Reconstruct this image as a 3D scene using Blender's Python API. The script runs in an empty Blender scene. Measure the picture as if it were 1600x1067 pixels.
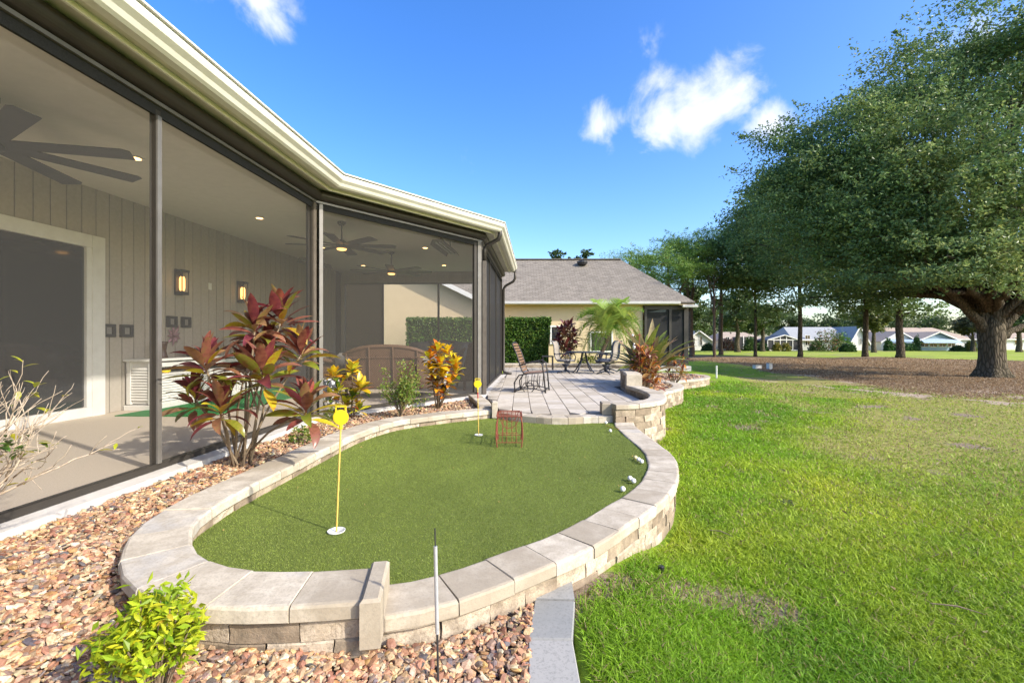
import bpy, bmesh, math, random
import numpy as np
from mathutils import Vector, Matrix, Euler
R = math.radians
random.seed(7); rng = np.random.default_rng(7)
SC = bpy.context.scene
COL = SC.collection

# ------------------------------------------------------------------ camera
cam_d = bpy.data.cameras.new("camera"); cam = bpy.data.objects.new("camera", cam_d); COL.objects.link(cam)
CAMZ = 1.10
cam.location = (0, 0, CAMZ); cam.rotation_euler = (R(90), 0, 0)
cam_d.sensor_width = 36.0; cam_d.lens = 16.0; cam_d.shift_y = -2.5 / 1600
cam_d.clip_start = 0.05; cam_d.clip_end = 2000
SC.camera = cam
SC.render.resolution_x = 1024; SC.render.resolution_y = 682

# ------------------------------------------------------------------ sky and sun
SUN_EL, SUN_AZ = R(34), math.atan2(.86, -.51)
w = bpy.data.worlds.new("World"); SC.world = w; w.use_nodes = True
nt = w.node_tree; nt.nodes.clear()
def N(t, **k):
    n = nt.nodes.new(t)
    for a, b in k.items(): setattr(n, a, b)
    return n
def MATH(op, a, b=None, c=None, clamp=False):
    n = N('ShaderNodeMath', operation=op, use_clamp=clamp)
    for i, v in enumerate((a, b, c)):
        if v is None: continue
        if isinstance(v, (int, float)): n.inputs[i].default_value = v
        else: nt.links.new(v, n.inputs[i])
    return n.outputs[0]
sky = N('ShaderNodeTexSky', sky_type='NISHITA', sun_disc=False, sun_elevation=SUN_EL, sun_rotation=SUN_AZ,
        altitude=0, air_density=1.0, dust_density=1.8, ozone_density=2.2)
hs = N('ShaderNodeHueSaturation'); hs.inputs['Saturation'].default_value = 1.36; hs.inputs['Hue'].default_value = .512
nt.links.new(sky.outputs[0], hs.inputs['Color'])
SKY_STRENGTH = 0.15
scl = N('ShaderNodeVectorMath', operation='SCALE'); scl.inputs['Scale'].default_value = SKY_STRENGTH
nt.links.new(hs.outputs[0], scl.inputs[0])
tc = N('ShaderNodeTexCoord')
noi = N('ShaderNodeTexNoise'); noi.inputs['Scale'].default_value = 9.0; noi.inputs['Detail'].default_value = 9
noi.inputs['Roughness'].default_value = .58; noi.inputs['Distortion'].default_value = .35
nt.links.new(tc.outputs['Generated'], noi.inputs['Vector'])
big = N('ShaderNodeTexNoise'); big.inputs['Scale'].default_value = 2.1; big.inputs['Detail'].default_value = 2
nt.links.new(tc.outputs['Generated'], big.inputs['Vector'])
def sky_dir(px, py):
    return Vector(((px - 800) / 711, 1, -(py - 531) / 711)).normalized()
# cloud banks: direction, angular radius (rad), weight; those behind the camera go on like the ones in view
BANKS = [(sky_dir(1030, 195), .072, .95), (sky_dir(1085, 180), .074, .95), (sky_dir(1150, 142), .066, .95), (sky_dir(1035, 135), .038, .5),
         (sky_dir(945, 195), .05, .85), (sky_dir(1195, 195), .055, .95), (sky_dir(395, -24), .072, .95), (sky_dir(735, 272), .045, .55),
         (sky_dir(1010, 60), .03, .45), (sky_dir(1480, 42), .06, .55), (sky_dir(1080, 220), .05, .7),
         (Vector((-.5, -.7, .55)).normalized(), .3, .9), (Vector((.7, -.55, .35)).normalized(), .2, .8),
         (Vector((.9, .1, .6)).normalized(), .16, .8), (Vector((-.2, -.5, .9)).normalized(), .2, .8), (Vector((-.8, .3, .5)).normalized(), .2, .9)]
acc = None
for d, r, wt in BANKS:
    dp = N('ShaderNodeVectorMath', operation='DISTANCE'); dp.inputs[1].default_value = d
    nt.links.new(tc.outputs['Generated'], dp.inputs[0])
    m = MATH('MULTIPLY', MATH('SUBTRACT', 1.0, MATH('DIVIDE', dp.outputs['Value'], r * 1.35), clamp=True), wt)
    acc = m if acc is None else MATH('MAXIMUM', acc, m)
dens = MATH('ADD', MATH('MULTIPLY', MATH('SUBTRACT', noi.outputs[0], .5), 2.9), MATH('MULTIPLY', acc, 1.12))
rmp = N('ShaderNodeMapRange', interpolation_type='SMOOTHSTEP'); rmp.inputs['From Min'].default_value = .30; rmp.inputs['From Max'].default_value = 1.2
nt.links.new(dens, rmp.inputs['Value'])
gate = MATH('MULTIPLY', acc, 6.0, clamp=True)
cl = MATH('MULTIPLY', MATH('MULTIPLY', rmp.outputs[0], gate), .88)
mix = N('ShaderNodeMix', data_type='RGBA'); mix.inputs[7].default_value = (.47, .485, .51, 1)
nt.links.new(cl, mix.inputs[0]); nt.links.new(scl.outputs[0], mix.inputs[6])
bg = N('ShaderNodeBackground'); bg.inputs['Strength'].default_value = 1.0
nt.links.new(mix.outputs[2], bg.inputs['Color'])
wo = N('ShaderNodeOutputWorld'); nt.links.new(bg.outputs[0], wo.inputs['Surface'])

sd = bpy.data.lights.new("sun", 'SUN'); sd.energy = 2.5; sd.angle = R(1.2); sd.color = (1.0, .93, .82)
sun = bpy.data.objects.new("sun", sd); COL.objects.link(sun)
sv = Vector((math.sin(SUN_AZ) * math.cos(SUN_EL), math.cos(SUN_AZ) * math.cos(SUN_EL), math.sin(SUN_EL)))
sun.rotation_euler = sv.to_track_quat('Z', 'Y').to_euler(); sun.location = sv * 60
vs = SC.view_settings
vs.view_transform = 'Standard'; vs.look = 'None'; vs.exposure = 1.33; vs.gamma = 1.0; vs.use_curve_mapping = False
SC.cycles.max_bounces = 8; SC.cycles.diffuse_bounces = 4; SC.cycles.transparent_max_bounces = 16
SC.cycles.glossy_bounces = 3; SC.cycles.transmission_bounces = 4
SC.cycles.use_denoising = True; SC.cycles.caustics_reflective = False; SC.cycles.caustics_refractive = False
SC.cycles.sample_clamp_indirect = 6

# ------------------------------------------------------------------ helpers
F = 711.0
def G(px, py, z=0.0):                       # a point of the level z, read off the photograph
    y = F * (CAMZ - z) / (py - 531.0); return Vector(((px - 800) / F * y, y, z))
def AT(px, py, y):                          # a point at distance y
    return Vector(((px - 800) / F * y, y, CAMZ - (py - 531) / F * y))
def smooth(a, b, x):
    t = np.clip((x - a) / (b - a), 0, 1); return t * t * (3 - 2 * t)
def vnoise(x, y, seed=0):
    x = np.asarray(x, float); y = np.asarray(y, float)
    xi = np.floor(x).astype(np.int64); yi = np.floor(y).astype(np.int64); fx = x - xi; fy = y - yi
    fx = fx * fx * (3 - 2 * fx); fy = fy * fy * (3 - 2 * fy)
    def h(a, b):
        n = (a * 374761393 + b * 668265263 + seed * 982451653) & 0x7fffffff
        n = ((n ^ (n >> 13)) * 1274126177) & 0x7fffffff
        return ((n ^ (n >> 16)) & 0xffff) / 65535.0
    return (h(xi, yi) * (1 - fx) + h(xi + 1, yi) * fx) * (1 - fy) + (h(xi, yi + 1) * (1 - fx) + h(xi + 1, yi + 1) * fx) * fy
def fbm(x, y, seed=0, o=4):
    s = 0; a = .5
    for i in range(o): s = s + a * vnoise(x * 2 ** i, y * 2 ** i, seed + i); a *= .5
    return s

ORG = {}
def origin(o):
    v = Vector((0, 0, 0))
    while o is not None: v = v + o.location; o = o.parent
    return v
def link(o, parent=None):
    COL.objects.link(o)
    if parent is not None: o.parent = parent
    return o
def tag(o, label, cat, group=None):
    o['label'] = label; o['category'] = cat
    if group: o['group'] = group
    return o
def thing(name, label, cat, loc=(0, 0, 0), rz=0.0, group=None):
    o = bpy.data.objects.new(name, None); o.empty_display_size = .1
    o.location = loc; o.rotation_euler = (0, 0, rz); link(o)
    return tag(o, label, cat, group)
def struct(o): o['kind'] = 'structure'; return o
def stuff(o): o['kind'] = 'stuff'; return o
def obj(name, mesh, parent=None, matrix=None):
    o = bpy.data.objects.new(name, mesh); link(o, parent)
    if matrix is not None: o.matrix_basis = matrix
    return o
class MB:
    def __init__(s): s.v = []; s.f = []
    def add(s, vs, fs):
        b = len(s.v); s.v += [tuple(v) for v in vs]; s.f += [tuple(b + i for i in f) for f in fs]; return s
    def box(s, c, d, rot=None, bev=0.0):
        c = Vector(c); hx, hy, hz = d[0] / 2, d[1] / 2, d[2] / 2
        M = (rot if isinstance(rot, Matrix) else (Euler(rot).to_matrix() if rot is not None else Matrix.Identity(3)))
        if bev <= 0:
            P = [(sx * hx, sy * hy, sz * hz) for sz in (-1, 1) for sx, sy in ((-1, -1), (1, -1), (1, 1), (-1, 1))]
            fs = [(3, 2, 1, 0), (4, 5, 6, 7), (0, 1, 5, 4), (1, 2, 6, 5), (2, 3, 7, 6), (3, 0, 4, 7)]
        else:
            b = min(bev, hx * .9, hy * .9, hz * .9); P = []
            for z, i in ((-hz, b), (-hz + b, 0), (hz - b, 0), (hz, b)):
                P += [(-hx + i, -hy + i, z), (hx - i, -hy + i, z), (hx - i, hy - i, z), (-hx + i, hy - i, z)]
            fs = [(3, 2, 1, 0), (12, 13, 14, 15)]
            for l in range(3):
                for k in range(4): fs.append((l * 4 + k, l * 4 + (k + 1) % 4, l * 4 + 4 + (k + 1) % 4, l * 4 + 4 + k))
        return s.add([c + M @ Vector(p) for p in P], fs)
    def bar(s, a, b, wd, h, up=(0, 0, 1), bev=0.0):   # a box from a to b
        a = Vector(a); b = Vector(b); d = (b - a); L = d.length; d.normalize()
        x = d.cross(Vector(up))
        if x.length < 1e-5: x = d.cross(Vector((0, 1, 0)))
        x.normalize(); z = x.cross(d)
        M = Matrix((x, d, z)).transposed()
        return s.box((a + b) / 2, (wd, L, h), M, bev)
    def tube(s, pts, r, n=8, cap=True):
        pts = [Vector(p) for p in pts]; m = len(pts)
        rr = [r] * m if isinstance(r, (int, float)) else list(r)
        vs = []; fs = []; px = None
        for i, p in enumerate(pts):
            d = (pts[min(i + 1, m - 1)] - pts[max(i - 1, 0)]).normalized()
            if px is None:
                px = d.orthogonal().normalized()
            else:
                px = (px - d * px.dot(d)); px = px.normalized() if px.length > 1e-6 else d.orthogonal().normalized()
            py = d.cross(px)
            vs += [p + (px * math.cos(2 * math.pi * k / n) + py * math.sin(2 * math.pi * k / n)) * rr[i] for k in range(n)]
        for i in range(m - 1):
            for k in range(n): fs.append((i * n + k, i * n + (k + 1) % n, (i + 1) * n + (k + 1) % n, (i + 1) * n + k))
        if cap: fs.append(tuple(range(n - 1, -1, -1))); fs.append(tuple((m - 1) * n + k for k in range(n)))
        return s.add(vs, fs)
    def lathe(s, prof, c=(0, 0, 0), n=16, sx=1, sy=1):
        c = Vector(c); vs = []; fs = []; m = len(prof)
        for r, z in prof: vs += [c + Vector((r * sx * math.cos(2 * math.pi * k / n), r * sy * math.sin(2 * math.pi * k / n), z)) for k in range(n)]
        for i in range(m - 1):
            for k in range(n): fs.append((i * n + k, i * n + (k + 1) % n, (i + 1) * n + (k + 1) % n, (i + 1) * n + k))
        fs.append(tuple(range(n - 1, -1, -1))); fs.append(tuple((m - 1) * n + k for k in range(n)))
        return s.add(vs, fs)
    def prism(s, poly, z0, z1):
        n = len(poly); a = sum(poly[i][0] * poly[(i + 1) % n][1] - poly[(i + 1) % n][0] * poly[i][1] for i in range(n))
        if a < 0: poly = poly[::-1]
        vs = [(p[0], p[1], z0) for p in poly] + [(p[0], p[1], z1) for p in poly]
        fs = [tuple(range(n - 1, -1, -1)), tuple(range(n, 2 * n))] + [(k, (k + 1) % n, n + (k + 1) % n, n + k) for k in range(n)]
        return s.add(vs, fs)
    def quad(s, a, b, c, d): return s.add([a, b, c, d], [(0, 1, 2, 3)])
    def mesh(s, name, mat, sm=False):
        me = bpy.data.meshes.new(name); me.from_pydata(s.v, [], s.f); me.materials.append(mat)
        me.polygons.foreach_set('use_smooth', [sm] * len(me.polygons))
        me.update(); return me
    def build(s, name, mat, parent=None, world=False, sm=False):
        if parent is not None and world:
            o = origin(parent); s.v = [(x - o.x, y - o.y, z - o.z) for x, y, z in s.v]
        return obj(name, s.mesh(name, mat, sm), parent)
def npmesh(name, V, Fc, mat, col=None, sm=False):
    V = np.ascontiguousarray(V, np.float32); Fc = np.ascontiguousarray(Fc, np.int32); m, k = Fc.shape
    me = bpy.data.meshes.new(name); me.vertices.add(len(V)); me.vertices.foreach_set('co', V.ravel())
    me.loops.add(m * k); me.loops.foreach_set('vertex_index', Fc.ravel())
    me.polygons.add(m); me.polygons.foreach_set('loop_start', np.arange(0, m * k, k, dtype=np.int32))
    try: me.polygons.foreach_set('loop_total', np.full(m, k, np.int32))
    except Exception: pass
    me.polygons.foreach_set('use_smooth', np.full(m, sm, bool))
    if col is not None:
        a = me.attributes.new('Col', 'FLOAT_COLOR', 'POINT')
        c = np.ones((len(V), 4), np.float32); c[:, :3] = col; a.data.foreach_set('color', c.ravel())
    me.materials.append(mat); me.update(calc_edges=True); return me
def unit(a): return a / np.maximum(np.linalg.norm(a, axis=1, keepdims=True), 1e-9)
def leaf_cards(name, C, L, W, col, mat, droop=0.0, up=0.0, fold=.25):
    """one rhombic leaf, folded along its midrib, at each point of C"""
    n = len(C); a = rng.normal(size=(n, 3)); a[:, 2] = a[:, 2] * .7 - droop; a = unit(a)
    b = rng.normal(size=(n, 3)); b[:, 2] *= (1 - up); b = unit(np.cross(a, np.cross(b, a) + 1e-4)); nn = np.cross(a, b)
    L = np.asarray(L).reshape(-1, 1) * np.ones((n, 1)); W = np.asarray(W).reshape(-1, 1) * np.ones((n, 1))
    V = np.empty((n, 4, 3)); V[:, 0] = C - a * L / 2; V[:, 1] = C + b * W / 2 + nn * W * fold; V[:, 2] = C + a * L / 2; V[:, 3] = C - b * W / 2 + nn * W * fold
    Fc = np.arange(n * 4).reshape(n, 4)
    return npmesh(name, V.reshape(-1, 3), Fc, mat, np.repeat(col, 4, axis=0))

# ------------------------------------------------------------------ materials
def mat_new(name):
    m = bpy.data.materials.new(name); m.use_nodes = True; t = m.node_tree; t.nodes.clear(); return m, t
class NB:
    def __init__(s, t): s.t = t
    def n(s, ty, **k):
        x = s.t.nodes.new(ty)
        for a, b in k.items(): setattr(x, a, b)
        return x
    def l(s, a, b): s.t.links.new(a, b)
    def coords(s, kind='Object'): return s.n('ShaderNodeTexCoord').outputs[kind]
    def noise(s, vec, scale, detail=4, rough=.55, dist=0):
        x = s.n('ShaderNodeTexNoise'); x.inputs['Scale'].default_value = scale; x.inputs['Detail'].default_value = detail
        x.inputs['Roughness'].default_value = rough; x.inputs['Distortion'].default_value = dist; s.l(vec, x.inputs['Vector']); return x.outputs[0]
    def ramp(s, f, stops, interp='LINEAR'):
        x = s.n('ShaderNodeValToRGB'); e = x.color_ramp.elements; x.color_ramp.interpolation = interp
        while len(e) < len(stops): e.new(.5)
        for i, (p, c) in enumerate(stops): e[i].position = p; e[i].color = (*c, 1)
        s.l(f, x.inputs[0]); return x.outputs[0]
    def mix(s, f, a, b, mode='MIX'):
        x = s.n('ShaderNodeMix', data_type='RGBA', blend_type=mode)
        for i, v in ((0, f), (6, a), (7, b)):
            if isinstance(v, (int, float)): x.inputs[i].default_value = v
            elif isinstance(v, tuple): x.inputs[i].default_value = (*v, 1)
            else: s.l(v, x.inputs[i])
        return x.outputs[2]
    def math(s, op, a, b=0.0, clamp=False):
        x = s.n('ShaderNodeMath', operation=op, use_clamp=clamp)
        for i, v in ((0, a), (1, b)):
            if isinstance(v, (int, float)): x.inputs[i].default_value = v
            else: s.l(v, x.inputs[i])
        return x.outputs[0]
    def bump(s, h, strength=.3, dist=.01):
        x = s.n('ShaderNodeBump'); x.inputs['Strength'].default_value = strength; x.inputs['Distance'].default_value = dist; s.l(h, x.inputs['Height']); return x.outputs[0]
    def out(s, sh): s.l(sh, s.n('ShaderNodeOutputMaterial').inputs['Surface'])
    def principled(s, col, rough=.6, metal=0, normal=None, spec=.5):
        p = s.n('ShaderNodeBsdfPrincipled')
        if isinstance(col, tuple): p.inputs['Base Color'].default_value = (*col, 1)
        else: s.l(col, p.inputs['Base Color'])
        if isinstance(rough, (int, float)): p.inputs['Roughness'].default_value = rough
        else: s.l(rough, p.inputs['Roughness'])
        p.inputs['Metallic'].default_value = metal; p.inputs['Specular IOR Level'].default_value = spec
        if normal is not None: s.l(normal, p.inputs['Normal'])
        return p
def surf(name, c1, c2=None, scale=8, rough=.6, metal=0, bump=0.0, bscale=60, bdist=.005, var=0.0, spec=.4, coords='Object', detail=5):
    """two-tone noise colour, fine relief, a little change of tone from piece to piece"""
    m, t = mat_new(name); b = NB(t); v = b.coords(coords)
    c2 = c2 or tuple(x * .82 for x in c1)
    col = b.ramp(b.noise(v, scale, detail, .6), [(.3, c2), (.7, c1)])
    if var > 0:
        r = b.n('ShaderNodeObjectInfo').outputs['Random']
        hsv = b.n('ShaderNodeHueSaturation'); b.l(col, hsv.inputs['Color'])
        b.l(b.math('ADD', b.math('MULTIPLY', r, 2 * var), 1 - var), hsv.inputs['Value']); col = hsv.outputs[0]
    nm = b.bump(b.noise(v, bscale, 4, .65), bump, bdist) if bump > 0 else None
    b.out(b.principled(col, rough, metal, nm, spec).outputs[0]); return m
def leafmat(name, col=None, rough=.45, trans=.3, var=.12, veins=None, spec=.35, edge=None):
    """leaf: colour from the mesh's own leaf colours (col=None) or given; some light passes through"""
    m, t = mat_new(name); b = NB(t)
    if col is None:
        a = b.n('ShaderNodeAttribute', attribute_name='Col'); c = a.outputs['Color']
    else:
        v = b.coords('Object'); c = b.ramp(b.noise(v, 14, 4, .6, .4), [(.32, col[0]), (.52, col[1]), (.72, col[2])])
        r = b.n('ShaderNodeObjectInfo').outputs['Random']
        hsv = b.n('ShaderNodeHueSaturation'); b.l(c, hsv.inputs['Color'])
        b.l(b.math('ADD', b.math('MULTIPLY', r, 2 * var), 1 - var), hsv.inputs['Value'])
        b.l(b.math('ADD', b.math('MULTIPLY', r, .05), .475), hsv.inputs['Hue']); c = hsv.outputs[0]
    p = b.principled(c, rough, 0, None, spec); tr = b.n('ShaderNodeBsdfTranslucent'); b.l(c, tr.inputs['Color'])
    x = b.n('ShaderNodeMixShader'); x.inputs[0].default_value = trans; b.l(p.outputs[0], x.inputs[1]); b.l(tr.outputs[0], x.inputs[2]); b.out(x.outputs[0]); return m
def stone(name, tones, rough=.9, speck=.5, var=.12, bump=.5, bdist=.004, stain=None):
    m, t = mat_new(name); b = NB(t); v = b.coords('Object'); r = b.n('ShaderNodeObjectInfo').outputs['Random']
    off = b.n('ShaderNodeVectorMath', operation='ADD'); b.l(v, off.inputs[0])
    cx = b.n('ShaderNodeCombineXYZ'); b.l(b.math('MULTIPLY', r, 37.0), cx.inputs[0]); b.l(b.math('MULTIPLY', r, 91.0), cx.inputs[1]); b.l(cx.outputs[0], off.inputs[1]); v = off.outputs[0]
    big_ = b.noise(v, 3.5, 5, .6, .5); fine = b.noise(v, 75, 3, .7)
    sh = b.math('ADD', b.math('MULTIPLY', big_, .70), b.math('MULTIPLY', b.math('SUBTRACT', r, .2), .42))
    c = b.ramp(sh, [(.30, tones[0]), (.45, tones[1]), (.58, tones[2]), (.72, tones[3])])
    c = b.mix(b.math('MULTIPLY', b.ramp(fine, [(.35, (1, 1, 1)), (.5, (0, 0, 0))]), speck), c, tuple(x * .55 for x in tones[1]))
    if stain:
        z = b.n('ShaderNodeSeparateXYZ'); b.l(b.coords('Object'), z.inputs[0])
        st = b.ramp(b.noise(v, 9, 6, .65, .6), [(.42, (0, 0, 0)), (.62, (1, 1, 1))]); c = b.mix(b.math('MULTIPLY', st, stain[1]), c, stain[0])
    h = b.math('ADD', b.math('MULTIPLY', fine, .35), b.noise(v, 22, 5, .65))
    b.out(b.principled(c, rough, 0, b.bump(h, bump, bdist), .25).outputs[0]); return m
def emit(name, col, st):
    m, t = mat_new(name); b = NB(t); e = b.n('ShaderNodeEmission'); e.inputs[0].default_value = (*col, 1); e.inputs[1].default_value = st; b.out(e.outputs[0]); return m
def screen(name, opacity, col):
    """woven insect screen or roll-down shade cloth: part open weave, part thread, with slight unevenness"""
    m, t = mat_new(name); b = NB(t); v = b.coords('Object')
    p = b.principled(col, .75, 0, None, .2); tr = b.n('ShaderNodeBsdfTransparent'); x = b.n('ShaderNodeMixShader')
    b.l(b.math('ADD', b.math('MULTIPLY', b.noise(v, 260, 2, .5), .10), opacity - .05), x.inputs[0]); b.l(tr.outputs[0], x.inputs[1]); b.l(p.outputs[0], x.inputs[2]); b.out(x.outputs[0]); return m

M = {}
M['cap'] = stone('cap_stone', [(.37, .315, .235), (.49, .43, .335), (.58, .515, .405), (.46, .43, .38)], speck=.4, bump=.6, stain=((.31, .26, .19), .5))
M['block'] = stone('split_block', [(.26, .20, .14), (.41, .33, .235), (.51, .425, .32), (.58, .49, .375)], speck=.6, bump=.9, bdist=.008, stain=((.13, .105, .075), .55))
M['paver'] = stone('patio_paver', [(.40, .35, .275), (.49, .435, .35), (.56, .505, .42), (.51, .47, .41)], speck=.25, bump=.3, bdist=.002, stain=((.36, .31, .25), .4))
M['edging'] = stone('grey_edging', [(.24, .245, .235), (.28, .28, .265), (.32, .315, .295), (.35, .34, .315)], speck=.45, bump=.3, bdist=.002)
M['concrete'] = surf('footing_concrete', (.62, .59, .54), (.50, .47, .42), 7, .9, bump=.3, bscale=90)
M['joint'] = surf('joint_sand', (.10, .085, .07), None, 40, .95)
M['turf_base'] = surf('turf_base', (.15, .195, .03), (.09, .125, .018), 320, .85, bump=.8, bscale=420, bdist=.006)
M['turf'] = leafmat('turf_fibre', rough=.6, trans=.25)
M['grass'] = leafmat('grass_blade', rough=.55, trans=.4)
M['bronze'] = surf('bronze_aluminium', (.055, .048, .040), (.045, .04, .034), 5, .45, .3)
M['bronze_light'] = surf('weathered_bronze', (.20, .19, .175), (.155, .145, .13), 6, .45, .35)
M['tan_metal'] = surf('tan_downspout', (.17, .145, .115), (.12, .10, .08), 8, .5, .2)
M['fringe'] = surf('black_brush_pile', (.012, .012, .012), (.03, .03, .03), 120, .95, bump=1, bscale=160)
M['cream'] = surf('cream_gutter_paint', (.70, .69, .60), (.62, .60, .50), 3, .4, spec=.5)
M['soffit'] = surf('soffit_paint', (.60, .58, .47), (.48, .46, .36), 4, .6)
M['white'] = surf('white_paint', (.74, .73, .69), (.66, .64, .60), 6, .5)
M['floor'] = surf('lanai_floor_coat', (.60, .51, .40), (.49, .415, .32), 90, .85, bump=.3, bscale=220, bdist=.002)
M['siding'] = surf('taupe_siding', (.43, .385, .325), (.38, .34, .285), 22, .75, bump=.25, bscale=70, var=.05)
M['groove'] = surf('siding_groove', (.12, .10, .08), None, 10, .9)
M['ceiling'] = surf('lanai_ceiling', (.66, .62, .545), (.61, .575, .50), 9, .85)
M['screen'] = screen('insect_screen', .22, (.115, .11, .10))
M['shade'] = screen('roll_down_shade', .955, (.022, .022, .023))
M['far_screen'] = screen('light_screen', .12, (.10, .10, .10))
M['dark'] = surf('charcoal_metal', (.045, .045, .047), (.035, .035, .037), 8, .5, .2)
M['black'] = surf('black_plastic', (.015, .015, .016), None, 8, .4)
M['lamp'] = emit('warm_lamp', (1.0, .48, .13), 1.7)
M['downlight'] = emit('downlight_lens', (1.0, .55, .2), 3.0)
def glass(name, tint=(.02, .022, .025)):
    m, t = mat_new(name); b = NB(t); b.out(b.principled(tint, .06, 0, None, .8).outputs[0]); return m
M['glass'] = glass('dark_door_glass')
M['beige'] = surf('beige_stucco', (.60, .475, .30), (.56, .44, .275), 3, .9, bump=.35, bscale=120, bdist=.004)
def shingle(name, c1, c2, c3):
    m, t = mat_new(name); b = NB(t); v = b.coords('Generated'); v = b.coords('UV')
    br = b.n('ShaderNodeTexBrick'); br.inputs['Scale'].default_value = 1; br.offset = .5
    for k, x in (('Color1', c1), ('Color2', c2), ('Mortar', c3)): br.inputs[k].default_value = (*x, 1)
    br.inputs['Mortar Size'].default_value = .012; br.inputs['Brick Width'].default_value = .30; br.inputs['Row Height'].default_value = .14; br.inputs['Bias'].default_value = 0
    b.l(v, br.inputs['Vector']); c = b.mix(.30, br.outputs['Color'], b.ramp(b.noise(v, 3.2, 6, .7), [(.3, c3), (.5, c1), (.7, c2)]))
    b.out(b.principled(c, .95, 0, b.bump(br.outputs['Fac'], .5, -.01), .15).outputs[0]); return m
M['shingle'] = shingle('brown_shingle', (.27, .238, .195), (.165, .145, .12), (.085, .075, .064))
M['shingle_grey'] = shingle('grey_shingle', (.36, .37, .37), (.31, .32, .32), (.24, .25, .25))
M['shingle_tan'] = shingle('tan_shingle', (.42, .34, .27), (.36, .29, .225), (.28, .22, .17))
M['gutter_grey'] = surf('pale_gutter', (.50, .49, .45), (.43, .42, .385), 5, .5)
def weave(name, c1, c2):
    m, t = mat_new(name); b = NB(t); v = b.coords('Object'); sx = b.n('ShaderNodeSeparateXYZ'); b.l(v, sx.inputs[0])
    f = lambda s_, k, ph: b.math('SINE', b.math('ADD', b.math('MULTIPLY', s_, k), ph))
    h = b.math('MULTIPLY', f(b.math('ADD', sx.outputs[0], sx.outputs[1]), 150.0, 0.0), f(sx.outputs[2], 210.0, 0.0)); h = b.math('ADD', b.math('MULTIPLY', h, .5), .5)
    b.out(b.principled(b.mix(b.math('ADD', b.math('MULTIPLY', h, .7), b.math('MULTIPLY', b.noise(v, 14, 4, .6), .4)), c2, c1), .6, 0, b.bump(h, .8, .006), .35).outputs[0]); return m
M['wicker'] = weave('brown_wicker', (.19, .105, .055), (.05, .028, .016))
M['cushion'] = surf('grey_cushion', (.25, .235, .215), (.20, .185, .17), 14, .9, bump=.3, bscale=120)
M['iron'] = surf('patio_iron', (.035, .033, .035), (.05, .045, .045), 20, .5, .3)
M['blue_iron'] = surf('slate_blue_iron', (.05, .06, .085), (.035, .04, .055), 20, .4, .4)
M['sling'] = surf('taupe_sling', (.30, .27, .225), (.25, .22, .185), 150, .8, bump=.5, bscale=300, bdist=.002)
M['strap'] = surf('brown_vinyl_strap', (.24, .14, .085), (.17, .095, .055), 12, .45)
M['rust'] = surf('rusty_wire', (.28, .075, .045), (.16, .04, .025), 60, .8, bump=.5, bscale=200)
M['yellow'] = surf('yellow_plastic', (.85, .62, .02), (.80, .56, .02), 14, .4)
M['pole_yellow'] = surf('faded_yellow_pole', (.72, .50, .12), (.62, .40, .09), 20, .5)
M['ball'] = surf('golf_ball', (.80, .80, .78), None, 4, .3, bump=.6, bscale=230, bdist=.001)
M['cupwhite'] = surf('cup_plastic', (.72, .72, .68), None, 10, .5)
M['galv'] = surf('grey_sleeve', (.55, .56, .56), (.42, .43, .44), 30, .4, .3)
def barkmat(name, c1, c2, c3, k=1.0):
    m, t = mat_new(name); b = NB(t); mp_ = b.n('ShaderNodeMapping'); mp_.inputs['Scale'].default_value = (1, 1, .22); b.l(b.coords('Object'), mp_.inputs['Vector']); v = mp_.outputs[0]
    vo = b.n('ShaderNodeTexVoronoi', feature='DISTANCE_TO_EDGE'); vo.inputs['Scale'].default_value = 9 * k; b.l(v, vo.inputs['Vector']); f = b.noise(v, 14 * k, 6, .7, .6); g = b.math('ADD', b.math('MULTIPLY', b.ramp(vo.outputs['Distance'], [(.0, (0, 0, 0)), (.25, (1, 1, 1))]), .6), b.math('MULTIPLY', f, .5))
    col = b.mix(b.math('MULTIPLY', b.noise(b.coords('Object'), 1.2, 4, .6), .8), b.ramp(g, [(.25, c2), (.75, c1)]), c3); b.out(b.principled(col, .95, 0, b.bump(g, 1.0, .05), .1).outputs[0]); return m
M['bark'] = barkmat('oak_bark', (.16, .128, .095), (.035, .028, .02), (.075, .07, .04))
M['pinebark'] = surf('pine_bark', (.18, .125, .09), (.08, .055, .04), 5, .95, bump=1, bscale=8, bdist=.05)
M['stem'] = surf('cane_stem', (.26, .195, .125), (.15, .11, .07), 30, .8, bump=.6, bscale=60)
M['twig'] = surf('pale_bare_twig', (.52, .43, .33), (.34, .26, .18), 40, .85, bump=.5, bscale=90)
M['leaf'] = leafmat('tree_leaf', rough=.42, trans=.38)
M['needle'] = leafmat('pine_needle', rough=.5, trans=.25)
M['shrub'] = leafmat('shrub_leaf', rough=.4, trans=.35)

# ------------------------------------------------------------------ the ground
def slope_z(x, y):
    return -.36 * smooth(11, 24, np.asarray(y, float)) * smooth(8.6, 12.0, np.asarray(x, float))
def lawn_z(x, y):
    x = np.asarray(x, float); y = np.asarray(y, float)
    near = -.30 - .135 * smooth(.55, 1.35, x + .25 * np.maximum(y - 3, 0))
    near = np.where(x < .22, -.55, near)
    far = smooth(5, 9, y)
    z = near * (1 - far) + -.46 * far
    z = z + .02 * (fbm(x * .5, y * .5, 3) - .47) * smooth(2, 4, y) + .10 * (fbm(x * .11, y * .11, 9) - .47) * smooth(12, 25, y)
    z = z + slope_z(x, y)
    # low mounds round the feet of the far trees
    for tx, ty in TRUNKS: z = z + .16 * np.exp(-((x - tx) ** 2 + (y - ty) ** 2) / 6.0)
    return z
def LG(px, py):
    return G(px, py, -.47)
def LF(px, py):
    return G(px, py, -.83)
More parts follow.
